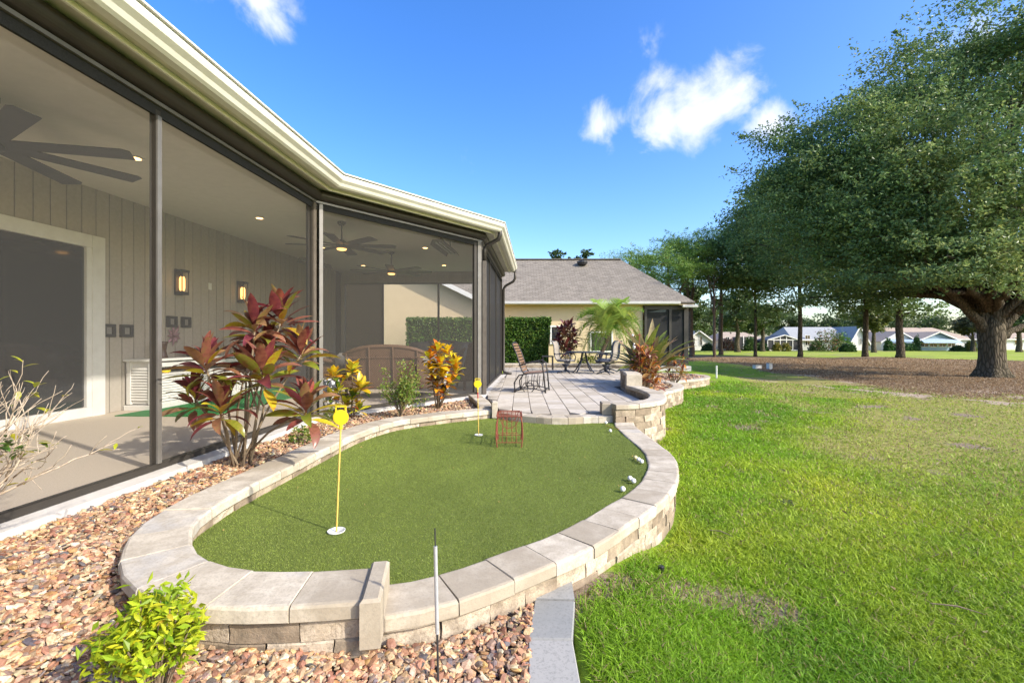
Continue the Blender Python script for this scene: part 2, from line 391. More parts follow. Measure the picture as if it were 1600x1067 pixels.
TRUNKS = [(LF(p, q).x, LF(p, q).y) for p, q in ((1180, 560), (1250, 560.5), (1352, 560), (1406, 562), (1116, 560.5), (1126, 556.5))]
OAK = LF(1549, 589)
def masks(x, y):
    """where the bed of pine straw and litter lies, the bare sand, and the mown fairway"""
    k = 1.57 / (1.57 - slope_z(np.maximum(x, 12.5), y)); k = np.where(x > 4, k, 1.0); x = x * k; y = y * k
    nz = (fbm(x * .35, y * .35, 21) - .47); n2 = (fbm(x * 1.3, y * 1.3, 5) - .47)
    # the bed: a broad band under the trees, from the fairway edge (far) to a wavering near edge
    u = x / np.maximum(y, .1)
    near = np.interp(u, [.35, .42, .50, .58, .70, .85, 1.0, 1.125, 1.5], [33, 33, 29, 21.5, 18.0, 15.0, 13.2, 12.4, 11.5]) + nz * 5 + n2 * 2.0
    far = np.interp(x, [8, 14, 20, 24.4, 27, 30, 33, 38, 48, 60], [46, 45, 43, 40, 38.5, 40, 39, 33, 32, 33]) + nz * 1.5
    bed = smooth(-1.2, 1.2, y - near) * (1 - smooth(-.35, .35, y - far)) * smooth(-1.5, 0, x - 8)
    sand = np.exp(-((y - (near + .1)) / 1.5) ** 2) * smooth(-.02, .12, n2 + .25 * nz + .02) * smooth(.44, .52, u)
    sand = np.maximum(sand, np.exp(-((y - np.interp(u, [.4, .55, .7, .9, 1.2], [19.5, 17.3, 14.8, 12.6, 10.6])) / .55) ** 2) * smooth(-.05, .1, n2 + .06) * smooth(.40, .48, u))
    fair = smooth(-.4, .4, y - far)
    bare = .85 * smooth(.07, .21, fbm(x * 1.5 + 7, y * 1.5, 31) - .47 + .22 * smooth(1.3, .3, x) * smooth(3.6, 2.2, y) - .035 * smooth(1.0, 2.0, x)) * (1 - bed)
    dry = smooth(.42, .80, u + nz * .7 + n2 * .35) * smooth(2.6, 7.5, y + 3 * nz) * (1 - fair) * (1 - smooth(25, 30, y) * 0)
    return np.clip(bed, 0, 1), np.clip(sand, 0, 1), np.clip(fair, 0, 1), np.clip(bare, 0, 1), np.clip(dry, 0, 1)
def grid_axis(stops):
    out = []
    for (a, b, st) in stops: out += list(np.arange(a, b - 1e-6, st))
    out.append(stops[-1][1]); return np.array(out)
gx = grid_axis([(-400, -60, 40), (-60, -8, 6), (-8, 0, 1), (0, 6, .1), (6, 20, .25), (20, 60, .6), (60, 120, 5), (120, 500, 40)])
gy = grid_axis([(-60, -5, 10), (-5, 1, 1), (1, 9, .1), (9, 26, .25), (26, 50, .5), (50, 100, 3), (100, 700, 60)])
XX, YY = np.meshgrid(gx, gy); zz = lawn_z(XX, YY)
nx, ny = len(gx), len(gy); idx = np.arange(nx * ny).reshape(ny, nx)
Fg = np.stack([idx[:-1, :-1], idx[:-1, 1:], idx[1:, 1:], idx[1:, :-1]], -1).reshape(-1, 4)
mg, t = mat_new('lawn_ground'); b = NB(t); v = b.coords('Object')
at = b.n('ShaderNodeAttribute', attribute_name='zones'); sp = b.n('ShaderNodeSeparateColor'); b.l(at.outputs['Color'], sp.inputs[0])
at2 = b.n('ShaderNodeAttribute', attribute_name='zones2'); sp2 = b.n('ShaderNodeSeparateColor'); b.l(at2.outputs['Color'], sp2.inputs[0])
fine = b.noise(v, 30, 6, .7); mid = b.noise(v, 2.2, 5, .6); fine2 = b.noise(v, 9, 6, .75, .5)
grass_c = b.ramp(b.math('ADD', b.math('MULTIPLY', fine2, .6), b.math('MULTIPLY', mid, .4)), [(.30, (.11, .19, .015)), (.5, (.20, .31, .025)), (.7, (.29, .38, .04))])
dry_c = b.ramp(fine2, [(.3, (.17, .17, .045)), (.5, (.29, .27, .075)), (.72, (.40, .34, .15))])
fair_c = b.ramp(b.noise(v, .22, 4, .6), [(.3, (.22, .29, .035)), (.7, (.33, .37, .06))])
bed_c = b.ramp(b.math('ADD', b.math('MULTIPLY', b.noise(v, 5, 8, .8, .6), .65), b.math('MULTIPLY', b.noise(v, .5, 4, .6), .35)), [(.32, (.12, .075, .040)), (.48, (.245, .16, .088)), (.62, (.34, .24, .14)), (.78, (.47, .37, .245))])
sand_c = b.ramp(fine2, [(.3, (.30, .22, .15)), (.7, (.50, .40, .30))])
soil_c = b.ramp(fine, [(.3, (.16, .12, .075)), (.7, (.36, .28, .20))])
def edge(m_, sharp=.25):
    x = b.n('ShaderNodeMapRange', interpolation_type='SMOOTHSTEP'); x.inputs['From Min'].default_value = .5 - sharp; x.inputs['From Max'].default_value = .5 + sharp
    b.l(b.math('ADD', m_, b.math('MULTIPLY', b.math('SUBTRACT', b.noise(v, 4, 7, .75), .5), .9)), x.inputs['Value']); return x.outputs[0]
c = b.mix(edge(sp2.outputs[0], .4), grass_c, dry_c); c = b.mix(sp.outputs[2], c, fair_c)
c = b.mix(edge(sp2.outputs[1]), c, soil_c); c = b.mix(edge(sp.outputs[0]), c, bed_c); c = b.mix(edge(sp.outputs[1]), c, sand_c)
b.out(b.principled(c, .95, 0, b.bump(b.math('ADD', fine, fine2), .8, .03), .15).outputs[0])
gm = npmesh('lawn', np.stack([XX, YY, zz], -1).reshape(-1, 3), Fg, mg, sm=True)
bd, sa, fa, ba, dr = masks(XX.ravel(), YY.ravel())
for nm, arr in (('zones', (bd, sa, fa)), ('zones2', (dr, ba, 0 * ba))):
    a = gm.attributes.new(nm, 'FLOAT_COLOR', 'POINT'); q = np.ones((nx * ny, 4), np.float32); q[:, 0], q[:, 1], q[:, 2] = arr; a.data.foreach_set('color', q.ravel())
struct(obj('lawn', gm))

# ------------------------------------------------------------------ plan of the raised green and its walls
def catmull(P, per=8, closed=False):
    P = [Vector((p[0], p[1])) for p in P]; out = []
    n = len(P)
    for i in range(n - 1):
        p0 = P[max(i - 1, 0)]; p1 = P[i]; p2 = P[i + 1]; p3 = P[min(i + 2, n - 1)]
        for k in range(per):
            t = k / per
            out.append(.5 * ((2 * p1) + (p2 - p0) * t + (2 * p0 - 5 * p1 + 4 * p2 - p3) * t * t + (3 * p1 - p0 - 3 * p2 + p3) * t ** 3))
    out.append(P[-1]); return out
class Path:
    def __init__(s, pts):
        s.p = catmull(pts); s.s = [0]
        for a, b_ in zip(s.p, s.p[1:]): s.s.append(s.s[-1] + (b_ - a).length)
        s.L = s.s[-1]
    def at(s, d, off=0.0):                  # off > 0: to the right of travel
        d = min(max(d, 0), s.L); i = int(np.searchsorted(s.s, d, side='right')) - 1; i = min(max(i, 0), len(s.p) - 2)
        t = (d - s.s[i]) / max(s.s[i + 1] - s.s[i], 1e-9); p = s.p[i].lerp(s.p[i + 1], t)
        a = s.p[max(i - 3, 0)]; c_ = s.p[min(i + 4, len(s.p) - 1)]; dd = (c_ - a).normalized(); return p + Vector((dd.y, -dd.x)) * off
    def line(s, off, step=.06): return [s.at(d, off) for d in np.arange(0, s.L + step / 2, step)]
def wedge(path, s0, s1, o0, o1, z0, z1, ch=.014, rough=0.0, sub=2, lean=0.0):
    """a stone between two stations of a path and two offsets: chamfered top edge, uneven split faces when rough"""
    mb = MB(); ring = []
    for k in range(sub + 1): ring.append((s0 + (s1 - s0) * k / sub, o0))
    for k in range(sub + 1): ring.append((s1 - (s1 - s0) * k / sub, o1))
    mid = [path.at(s_, o_) for s_, o_ in ring]; n = len(mid); cen = sum(mid, Vector((0, 0))) / n
    lev = [(z0, 0), (z0 + (z1 - z0) * .5, 0), (z1 - ch, 0), (z1, ch)] if rough else [(z0, ch * .4), (z0 + ch * .5, 0), (z1 - ch, 0), (z1 - ch * .25, ch * .45), (z1, ch * 1.3)]
    vs = []
    for li, (z, ins) in enumerate(lev):
        for i, p in enumerate(mid):
            s_, o_ = ring[i]; q = path.at(s_ + (ins * .12 if s_ < (s0 + s1) / 2 else -ins * .12), o_ + (ins if o_ < (o0 + o1) / 2 else -ins))
            j = rough * (1.0 if 0 < li < len(lev) - 1 else .45)
            if j: q = q + Vector((random.uniform(-j, j), random.uniform(-j, j)))
            else: q = q + Vector((random.uniform(-.0018, .0018), random.uniform(-.0018, .0018)))
            vs.append((q.x, q.y, z + random.uniform(-.0015, .0015)))
    fs = [tuple(range(n - 1, -1, -1)), tuple((len(lev) - 1) * n + k for k in range(n))]
    for l in range(len(lev) - 1):
        for k in range(n): fs.append((l * n + k, l * n + (k + 1) % n, (l + 1) * n + (k + 1) % n, (l + 1) * n + k))
    a = sum(mid[i].x * mid[(i + 1) % n].y - mid[(i + 1) % n].x * mid[i].y for i in range(n))
    if a < 0: fs = [f[::-1] for f in fs]
    return mb.add(vs, fs)
def stone_wall(label, pts, ztop, zbot, width, cap_len, cap_h=.075, course=.09, over=.025, blk=.20, name='paver_wall', cap_range=None, zrel=None):
    """coping stones on courses of split blocks; zbot may be a function of (x, y). Offsets run from 0 (path) to width on its right."""
    P = Path(pts); p0 = P.at(0); root = thing(name, label, 'wall', (p0.x, p0.y, ztop))
    nC = max(1, round(P.L / cap_len)); st = P.L / nC
    for i in range(nC):
        z = ztop + random.uniform(-.003, .003)
        wedge(P, i * st + .002, (i + 1) * st - .002, random.uniform(-.004, .004), width + random.uniform(-.006, .006), z - cap_h, z, .014).build('cap', M['cap'], root, True)
    zt = ztop - cap_h - .004; r = 0
    while True:
        zb = zt - course; any_ = False; nB = max(1, round(P.L / blk)); sb = P.L / nB; ph = (r % 2) * .5
        k = -1 if ph else 0
        while True:
            a = max(0, (k + ph) * sb); e = min(P.L, (k + 1 + ph) * sb); k += 1
            if a >= P.L - .03: break
            if e - a < .03: continue
            q = P.at((a + e) / 2, width); qi = P.at((a + e) / 2, 0)
            lo = max(min(zbot(q.x, q.y), zbot(qi.x, qi.y)), -.62) if callable(zbot) else zbot
            if zt < lo - .01: continue
            any_ = True
            wedge(P, a + .003, e - .003, over + random.uniform(0, .006), width - over + random.uniform(-.008, .004), zb + .003, zt, .008, .0045, 3).build('block', M['block'], root, True)
        zt = zb; r += 1
        if not any_ or r > 8: break
    return root, P
GREEN_Z = -.10
left_in = [(-.66, 2.215), (-.97, 2.178), (-1.24, 2.178), (-1.45, 2.24), (-1.64, 2.37), (-1.80, 2.564), (-1.93, 2.8), (-1.965, 3.05), (-1.975, 3.33), (-1.955, 3.69), (-1.93, 3.95),
           (-1.91, 4.32), (-1.88, 4.63), (-1.83, 5.3), (-1.69, 5.87), (-1.53, 6.19), (-1.33, 6.41), (-1.14, 6.57), (-.92, 6.74), (-.70, 6.90), (-.26, 7.13)]
right_in = [(-.632, 2.212), (-.48, 2.255), (-.33, 2.335), (-.217, 2.414), (.015, 2.59), (.25, 2.78), (.455, 3.0), (.645, 3.23), (.84, 3.46), (.994, 3.68), (1.146, 3.955), (1.29, 4.32), (1.385, 4.76), (1.405, 5.3), (1.41, 5.89), (1.445, 6.43), (1.56, 6.78), (1.80, 7.02)]
step_front = [(-.20, 6.96), (.05, 6.70), (.286, 6.57), (.536, 6.47), (.82, 6.46), (1.12, 6.55), (1.36, 6.57), (1.47, 6.62)]
left_in = [(x_ * .973, y_ * .973) if y_ < 6.95 else (x_, y_ - .12) for x_, y_ in left_in]
def gravel_z(x, y):
    x = np.asarray(x, float); y = np.asarray(y, float)
    A = smooth(-2.35, -1.55, x) * smooth(2.5, 1.9, y); B = smooth(-1.0, -.25, x) * smooth(3.0, 2.55, y); return -.05 - .115 * A - B * (.205 - .115 * A)
def left_bot(x, y):
    return float(min(GREEN_Z, gravel_z(x, y)))
stone_wall('curved tan paver wall around the left side of the putting green, beside the gravel bed', left_in, .03, left_bot, -.295, .285, cap_h=.072, course=.085, over=-.028, blk=.245)
def right_bot(x, y):
    return float(lawn_z(x, y)) - .02 if x > .22 else float(gravel_z(x, y)) - .03
stone_wall('curved lower tan paver wall between the putting green and the lawn', right_in, -.085, right_bot, .275, .275, cap_h=.075, course=.098, over=.03, blk=.215)
# the end block where the two heights meet
mb = MB(); mb.box((-.600, 2.005, -.055), (.082, .34, .21), (0, 0, R(9)), .012)
tag(mb.build('end_block', M['cap']), 'upright end block where the left green wall meets the lower one', 'stone block')
# steps up to the patio
PS = Path(step_front); rt = thing('step_edge', 'row of pale step stones between the putting green and the patio', 'step', (.5, 6.5, -.1))
for i in range(8):
    st = PS.L / 8; wedge(PS, i * st + .003, (i + 1) * st - .003, 0, -.24, -.115, -.004 + random.uniform(-.002, .002), .012).build('step_stone', M['cap'], rt, True)
# the seat walls and planters on the lawn side of the patio
W2 = [(1.44, 6.74), (1.62, 6.78), (1.86, 6.90), (2.10, 7.16), (2.28, 7.55), (2.37, 8.0), (2.40, 8.5), (2.36, 9.0), (2.33, 9.35)]
stone_wall('curved tan seat wall at the lawn edge of the patio', W2, .175, lambda x, y: -.46 if x > 1.6 else -.09, .27, .30, cap_h=.07, course=.10, over=.02, blk=.25)
mb = MB(); mb.box((1.405, 6.80, .082), (.15, .29, .176), (0, 0, R(-4)), .012)
tag(mb.build('end_block', M['cap']), 'square end block of the seat wall beside the steps', 'stone block')
W2b = [(2.36, 9.44), (2.40, 9.9), (2.48, 10.5), (2.70, 11.2), (3.1, 11.8), (3.6, 12.1)]
stone_wall('taller grey seat wall behind the reddish planting', W2b, .42, lambda x, y: -.02, .30, .33, cap_h=.075, course=.10, over=.02, blk=.26)
mb = MB(); mb.box((2.50, 9.36, .275), (.31, .16, .25), (0, 0, R(-3)), .012)
tag(mb.build('end_block', M['cap']), 'large smooth end block of the taller seat wall', 'stone block')
W3 = [(2.72, 8.9), (2.95, 9.75), (3.30, 10.45), (3.80, 11.05), (4.15, 11.75), (4.25, 12.5), (4.05, 13.2), (3.6, 13.6)]
stone_wall('round planter wall of tan blocks beside the lawn', W3, -.07, lambda x, y: -.47, .27, .30, cap_h=.07, course=.10, over=.02, blk=.25, name='planter_wall')
W4 = [(4.35, 14.4), (5.0, 14.35), (5.8, 14.9), (6.55, 15.7), (6.8, 16.6), (6.3, 17.5), (5.4, 18.0)]
stone_wall('low round planter wall farther back near the neighbouring porch', W4, -.18, lambda x, y: float(lawn_z(x, y)), .25, .30, cap_h=.07, course=.10, over=.02, blk=.25, name='planter_wall')
W5 = [(-.29, 7.12), (-.36, 7.6), (-.46, 8.1), (-.62, 8.75)]
stone_wall('short dark-faced coping wall from the steps to the screened porch corner', W5, .055, lambda x, y: -.06, -.22, .30, cap_h=.075, course=.09, over=-.02, blk=.22)
mb = MB(); mb.box((-.27, 7.02, .03), (.085, .22, .25), (0, 0, R(6)), .012)
tag(mb.build('end_block', M['cap']), 'upright end block at the left end of the steps', 'stone block')
W6 = [(-.3, 18.15), (1.2, 18.2), (2.6, 18.1), (4.2, 17.6), (5.2, 17.2)]
stone_wall('low planter edging along the far end of the patio below the hedge', W6, .16, lambda x, y: 0.0, -.25, .32, cap_h=.07, course=.10, over=-.02, blk=.28, name='planter_wall')

# the putting green
PL = Path(left_in); PR = Path(right_in)
poly = [(p.x - .0, p.y) for p in PL.line(-.06, .08)] + [(-.2, 7.05)] + [(p.x, p.y) for p in PS.line(-.05, .1)] + [(1.55, 6.72)] + [(p.x, p.y) for p in PR.line(.04, .08)][::-1][3:]
me = bpy.data.meshes.new('putting_green'); bm = bmesh.new()
fv = [bm.verts.new((p[0], p[1], GREEN_Z)) for p in poly]; f_ = bm.faces.new(fv)
if f_.normal.z < 0: f_.normal_flip()
bmesh.ops.triangulate(bm, faces=bm.faces[:]); bm.to_mesh(me); bm.free(); me.materials.append(M['turf_base'])
green = struct(obj('putting_green', me))
def inside(px_, py_, poly):
    c_ = np.zeros(len(px_), bool); n = len(poly)
    for i in range(n):
        x1, y1 = poly[i]; x2, y2 = poly[(i + 1) % n]
        if y1 == y2: continue
        c_ ^= ((y1 > py_) != (y2 > py_)) & (px_ < (x2 - x1) * (py_ - y1) / (y2 - y1) + x1)
    return c_
CUPS = [Vector((-1.10, 2.85, GREEN_Z)), Vector((-.42, 5.73, GREEN_Z))]
nT = 350000; yy = 2.1 * (7.1 / 2.1) ** rng.random(nT); xx = rng.uniform(-2.05, 1.6, nT); k = inside(xx, yy, [tuple(p) for p in poly])
for cp in CUPS: k &= ((xx - cp.x) ** 2 + (yy - cp.y) ** 2) > .054 ** 2
xx, yy = xx[k], yy[k]; n = len(xx); hh = rng.uniform(.003, .007, n); ang = rng.uniform(0, 2 * np.pi, n); wd = .0008 + .00042 * yy
lx = rng.normal(0, .003, n); ly = rng.normal(0, .003, n); V = np.empty((n, 3, 3))
V[:, 0] = np.stack([xx - np.cos(ang) * wd, yy - np.sin(ang) * wd, np.full(n, GREEN_Z)], -1); V[:, 1] = np.stack([xx + np.cos(ang) * wd, yy + np.sin(ang) * wd, np.full(n, GREEN_Z)], -1)
V[:, 2] = np.stack([xx + lx, yy + ly, GREEN_Z + hh], -1)
tone = (.55 + .75 * rng.random(n) + .7 * (fbm(xx * 1.2, yy * 1.2, 4) - .47) + .4 * (fbm(xx * 7, yy * 2.5, 8) - .47))[:, None]; cc = np.array([[.225, .285, .05]]) * tone; cc[rng.random(n) < .10] = (.22, .24, .07)
to = stuff(obj('turf_fibres', npmesh('turf_fibres', V.reshape(-1, 3), np.arange(n * 3).reshape(n, 3), M['turf'], np.repeat(cc, 3, 0))))
to['label'] = 'short artificial grass fibres of the putting green'; to['category'] = 'turf'
nF = 46; xf = rng.uniform(-1.9, 1.4, nF); yf = 2.3 + 4.4 * rng.random(nF) ** .8; kf = inside(xf, yf, [tuple(p) for p in poly]); xf, yf = xf[kf], yf[kf]; nF = len(xf)
fd = stuff(obj('fallen_leaves', leaf_cards('fallen_leaves', np.stack([xf, yf, np.full(nF, GREEN_Z + .010)], -1), .022 * rng.uniform(.5, 1.5, nF), .010, np.array([[.45, .30, .10]]) * rng.uniform(.5, 1.3, (nF, 1)), M['turf'], up=.9))); fd['label'] = 'tiny dry leaf scraps on the putting green'; fd['category'] = 'leaf litter'

# grey edging strip between gravel and lawn
ed = thing('edging_strip', 'strip of flat grey concrete edging blocks between gravel and lawn', 'edging', (.17, 2.0, -.25))
ex = [(.225, 2.60, .42), (.185, 2.36, .2), (.165, 2.03, .2), (.165, 1.70, .2), (.18, 1.37, .2), (.2, 1.04, .2)]
pts = [(.112, 2.36, .325, 2.52), (.072, 2.045, .272, 2.045), (.062, 1.715, .268, 1.715), (.07, 1.385, .28, 1.385), (.085, 1.05, .295, 1.05)]
tri = MB(); tri.prism([(.118, 2.372), (.325, 2.36), (.335, 2.58)], -.33, -.243); tri.build('edging_block', M['edging'], ed, True)
E = [((.118, 2.366), (.325, 2.354)), ((.073, 2.05), (.272, 2.045)), ((.062, 1.72), (.268, 1.715)), ((.07, 1.39), (.28, 1.385)), ((.09, 1.05), (.30, 1.05))]
for (a, b_), (c_, d_) in zip(E, E[1:]):
    g = .003; mb = MB(); P_ = [(a[0], a[1] - g), (b_[0], b_[1] - g), (d_[0], d_[1] + g), (c_[0], c_[1] + g)]
    cx_ = sum(p[0] for p in P_) / 4; cy_ = sum(p[1] for p in P_) / 4; ins = lambda p, q: (p[0] + (cx_ - p[0]) * q, p[1] + (cy_ - p[1]) * q)
    z = -.246 + random.uniform(-.003, .003); lv = [(z - .08, 0), (z - .008, 0), (z, .05)]; vs_ = [(*ins(p, q), zz_) for zz_, q in lv for p in P_]
    fs_ = [(8, 11, 10, 9)] + [(l * 4 + (k + 1) % 4, l * 4 + k, l * 4 + 4 + k, l * 4 + 4 + (k + 1) % 4) for l in range(2) for k in range(4)]
    mb.add(vs_, [f[::-1] for f in fs_]).build('edging_block', M['edging'], ed, True)

# ------------------------------------------------------------------ gravel
lan1 = lambda y: -3.26 + .058 * y                                    # the porch's long screen wall
C1 = Vector((-2.88, 6.6)); C2 = Vector((-.66, 9.25)); C3 = Vector((-.36, 14.6))
gpoly = [(lan1(.6) + .21, .6), (C1.x + .21, C1.y - .09), (C2.x - .02, C2.y - .25)] + [(p.x, p.y) for p in Path(W5).line(-.2, .2)][::-1] + [(p.x, p.y) for p in PL.line(-.26, .1)][::-1] + \
        [(-.62, 1.93)] + [(p.x, p.y) for p in PR.line(.26, .1) if p.x < .20] + [(.12, 2.4), (.08, 2.05), (.07, 1.7), (.09, .6)]
bed_m = surf('gravel_soil', (.13, .09, .065), (.07, .05, .036), 60, .95, bump=.8, bscale=80)
gx_ = np.arange(-3.3, .25, .06); gy_ = np.arange(.55, 9.3, .06); XX, YY = np.meshgrid(gx_, gy_); idx = np.arange(XX.size).reshape(XX.shape)
Fq = np.stack([idx[:-1, :-1], idx[:-1, 1:], idx[1:, 1:], idx[1:, :-1]], -1).reshape(-1, 4)
cxq = XX.ravel()[Fq].mean(1); cyq = YY.ravel()[Fq].mean(1)
big_poly = [(lan1(.6) + .05, .6), (C1.x + .05, C1.y), (C2.x, C2.y - .1), (-.4, 8.6), (-.3, 7.1)] + [(p.x, p.y) for p in PL.line(-.2, .1)][::-1] + [(-.62, 2.05)] + [(p.x, p.y) for p in PR.line(.15, .1) if p.x < .3] + [(.16, 2.4), (.14, .6)]
Fq = Fq[inside(cxq, cyq, big_poly)]
struct(obj('gravel_bed', npmesh('gravel_bed', np.stack([XX.ravel(), YY.ravel(), gravel_z(XX.ravel(), YY.ravel()) - .012], -1), Fq, bed_m, sm=True)))
PAL = np.array([(.60, .39, .24), (.66, .49, .30), (.70, .57, .38), (.46, .24, .16), (.34, .17, .12), (.32, .23, .20), (.22, .19, .20), (.72, .64, .52), (.54, .31, .19), (.62, .44, .33), (.15, .145, .16), (.62, .38, .16), (.46, .33, .28)])
PW = np.array([.13, .14, .10, .11, .08, .08, .05, .05, .09, .07, .03, .04, .03]); PW = PW / PW.sum(); PAL = PAL * np.array([[.98, .97, .86]]); PAL = PAL * .95 + PAL.mean(1, keepdims=True) * .06
M['pebble'] = (lambda: (lambda m_t: m_t)(None))()
mp, t = mat_new('river_gravel'); b = NB(t); v = b.coords('Object'); a_ = b.n('ShaderNodeAttribute', attribute_name='Col')
c = b.mix(b.ramp(b.noise(v, 70, 5, .7, .8), [(.35, (0, 0, 0)), (.65, (1, 1, 1))]), a_.outputs['Color'], b.mix(1.0, a_.outputs['Color'], (.62, .52, .46), 'MULTIPLY'))
b.out(b.principled(c, .62, 0, b.bump(b.noise(v, 160, 4, .7), .35, .003), .35).outputs[0]); M['pebble'] = mp
def ico(sub):
    bm = bmesh.new(); bmesh.ops.create_icosphere(bm, subdivisions=sub, radius=1.0); V = np.array([v_.co[:] for v_ in bm.verts]); Fi = np.array([[q.index for q in f.verts] for f in bm.faces]); bm.free(); return V, Fi
def pebbles(name, xs, ys, zf, size, sub):
    V0, F0 = ico(sub); n = len(xs); nv = len(V0); size = size * .93
    S = size[:, None] * np.stack([rng.uniform(.75, 1.35, n), rng.uniform(.55, 1.0, n), rng.uniform(.26, .55, n)], -1)
    # flat-sided chips: clip every stone by a few planes of its own
    V = np.repeat(V0[None], n, 0) * (1 + rng.normal(0, .07, (n, nv, 1)))
    for _ in range(5):
        pn = unit(rng.normal(size=(n, 3))); dcut = rng.uniform(.40, .8, n); dd = np.einsum('nvk,nk->nv', V, pn) - dcut[:, None]; V = V - np.maximum(dd, 0)[:, :, None] * pn[:, None, :]
    V = V * S[:, None, :]
    tilt = rng.normal(0, .38, (n, 2)); yaw = rng.uniform(0, 2 * np.pi, n); cy_, sy_ = np.cos(yaw), np.sin(yaw)
    x, y, z = V[..., 0], V[..., 1], V[..., 2]
    ct, stt = np.cos(tilt[:, :1]), np.sin(tilt[:, :1]); y, z = y * ct - z * stt, y * stt + z * ct
    ct, stt = np.cos(tilt[:, 1:]), np.sin(tilt[:, 1:]); x, z = x * ct + z * stt, -x * stt + z * ct
    x, y = x * cy_[:, None] - y * sy_[:, None], x * sy_[:, None] + y * cy_[:, None]
    z0 = zf + size * rng.uniform(-.15, .55, n)
    V = np.stack([x + xs[:, None], y + ys[:, None], z + z0[:, None]], -1)
    Fi = (F0[None] + (np.arange(n) * nv)[:, None, None]).reshape(-1, 3)
    col = PAL[rng.choice(len(PAL), n, p=PW)] * rng.uniform(.6, 1.2, (n, 1)); col = np.clip(col * (1 + rng.normal(0, .04, (n, 3))), 0, .8)
    return npmesh(name, V.reshape(-1, 3), Fi, M['pebble'], np.repeat(col, nv, 0))
def scatter(poly, n, y0, y1, x0, x1, power=1.0):
    ys = y0 * (y1 / y0) ** (rng.random(n) ** power); xs = rng.uniform(x0, x1, n); k = inside(xs, ys, poly); return xs[k], ys[k]
xs, ys = scatter(gpoly, 90000, .95, 9.1, -3.2, .15)
k = ys < 1.75
for nm, kk, sub, lab in (('gravel', k, 1, 'tan and red crushed stone gravel around the front of the green wall'), ('gravel', ~k, 1, 'tan and red crushed stone gravel between the screened porch and the green wall')):
    q = stuff(obj(nm, pebbles(nm, xs[kk], ys[kk], gravel_z(xs[kk], ys[kk]), np.minimum(rng.gamma(3.2, .0044, kk.sum()) + .005, .031), sub))); q['label'] = lab; q['category'] = 'gravel'
def pot_gravel(poly, z, n, lab):
    x0 = min(p[0] for p in poly); x1 = max(p[0] for p in poly); y0 = min(p[1] for p in poly); y1 = max(p[1] for p in poly)
    xs = rng.uniform(x0, x1, n); ys = rng.uniform(y0, y1, n); k = inside(xs, ys, poly); xs, ys = xs[k], ys[k]
    q = stuff(obj('gravel', pebbles('gravel', xs, ys, np.full(len(xs), z), rng.gamma(6, .006, len(xs)) + .01, 1))); q['label'] = lab; q['category'] = 'gravel'
    mb = MB(); mb.prism(poly, -.5, z - .005); struct(mb.build('planter_soil', bed_m))
pp3 = [(p.x, p.y) for p in Path(W3).line(.1, .2)] + [(3.3, 13.2), (2.75, 11.6), (2.55, 10.6), (2.55, 9.3)]
pot_gravel(pp3, -.13, 5200, 'reddish gravel inside the round planter beside the lawn')
pp4 = [(p.x, p.y) for p in Path(W4).line(.1, .3)] + [(4.6, 17.6), (4.3, 15.5)]
pot_gravel(pp4, -.24, 5200, 'reddish gravel inside the farther round planter')

# ------------------------------------------------------------------ patio
pat_poly = [(-.16, 7.0)] + [(p.x, p.y) for p in PS.line(-.24, .15)] + [(1.50, 6.86)] + [(p.x, p.y) for p in Path(W2).line(.02, .2)] + [(p.x, p.y) for p in Path(W2b).line(.02, .2)] + [(4.4, 13.6), (4.6, 15.0), (4.9, 17.35), (2.6, 18.1), (-.36, 18.15), (-.28, 14.6), (-.50, 9.3), (-.46, 8.6)]
mb = MB(); mb.prism(pat_poly, -.5, -.012); patio = struct(mb.build('patio', M['joint']))
rowW = .292; tiles = []
def clip_poly(S, a, b_):
    out = []
    for i in range(len(S)):
        p, q = S[i], S[(i + 1) % len(S)]
        sp_ = (b_[0] - a[0]) * (p[1] - a[1]) - (b_[1] - a[1]) * (p[0] - a[0]); sq = (b_[0] - a[0]) * (q[1] - a[1]) - (b_[1] - a[1]) * (q[0] - a[0])
        if sp_ >= 0: out.append(p)
        if (sp_ >= 0) != (sq >= 0): t_ = sp_ / (sp_ - sq); out.append((p[0] + (q[0] - p[0]) * t_, p[1] + (q[1] - p[1]) * t_))
    return out
for r in range(-4, 20):
    y = 6.35 + random.uniform(-.2, 0)
    while y < 18.2:
        L_ = random.choice((.20, .29, .29, .40)); x0 = r * rowW; g = .0045
        sh = lambda yy_: .017 * (yy_ - 7)
        q = [(x0 + g + sh(y), y + .002), (x0 + rowW - g + sh(y), y + .002), (x0 + rowW - g + sh(y + L_), y + L_ - .002), (x0 + g + sh(y + L_), y + L_ - .002)]
        cx_, cy_ = x0 + rowW / 2 + sh(y), y + L_ / 2
        ins_ = inside(np.array([p[0] for p in q] + [cx_]), np.array([p[1] for p in q] + [cy_]), pat_poly)
        if ins_.all(): tiles.append((cy_, q))
        elif ins_.any():
            c4 = [tuple(p) for p in q]                              # cut stones along the rim
            bestq = [(cx_ + (p[0] - cx_) * s_, cy_ + (p[1] - cy_) * s_) for p in c4 for s_ in (1,)]
            cand = []
            for p in c4:
                s_ = 1.0
                while s_ > .05 and not inside(np.array([cx_ + (p[0] - cx_) * s_]), np.array([cy_ + (p[1] - cy_) * s_]), pat_poly)[0]: s_ -= .06
                cand.append((cx_ + (p[0] - cx_) * s_, cy_ + (p[1] - cy_) * s_))
            if ins_[-1]: tiles.append((cy_, cand))
        y += L_
tiles.sort(key=lambda t_: t_[0])
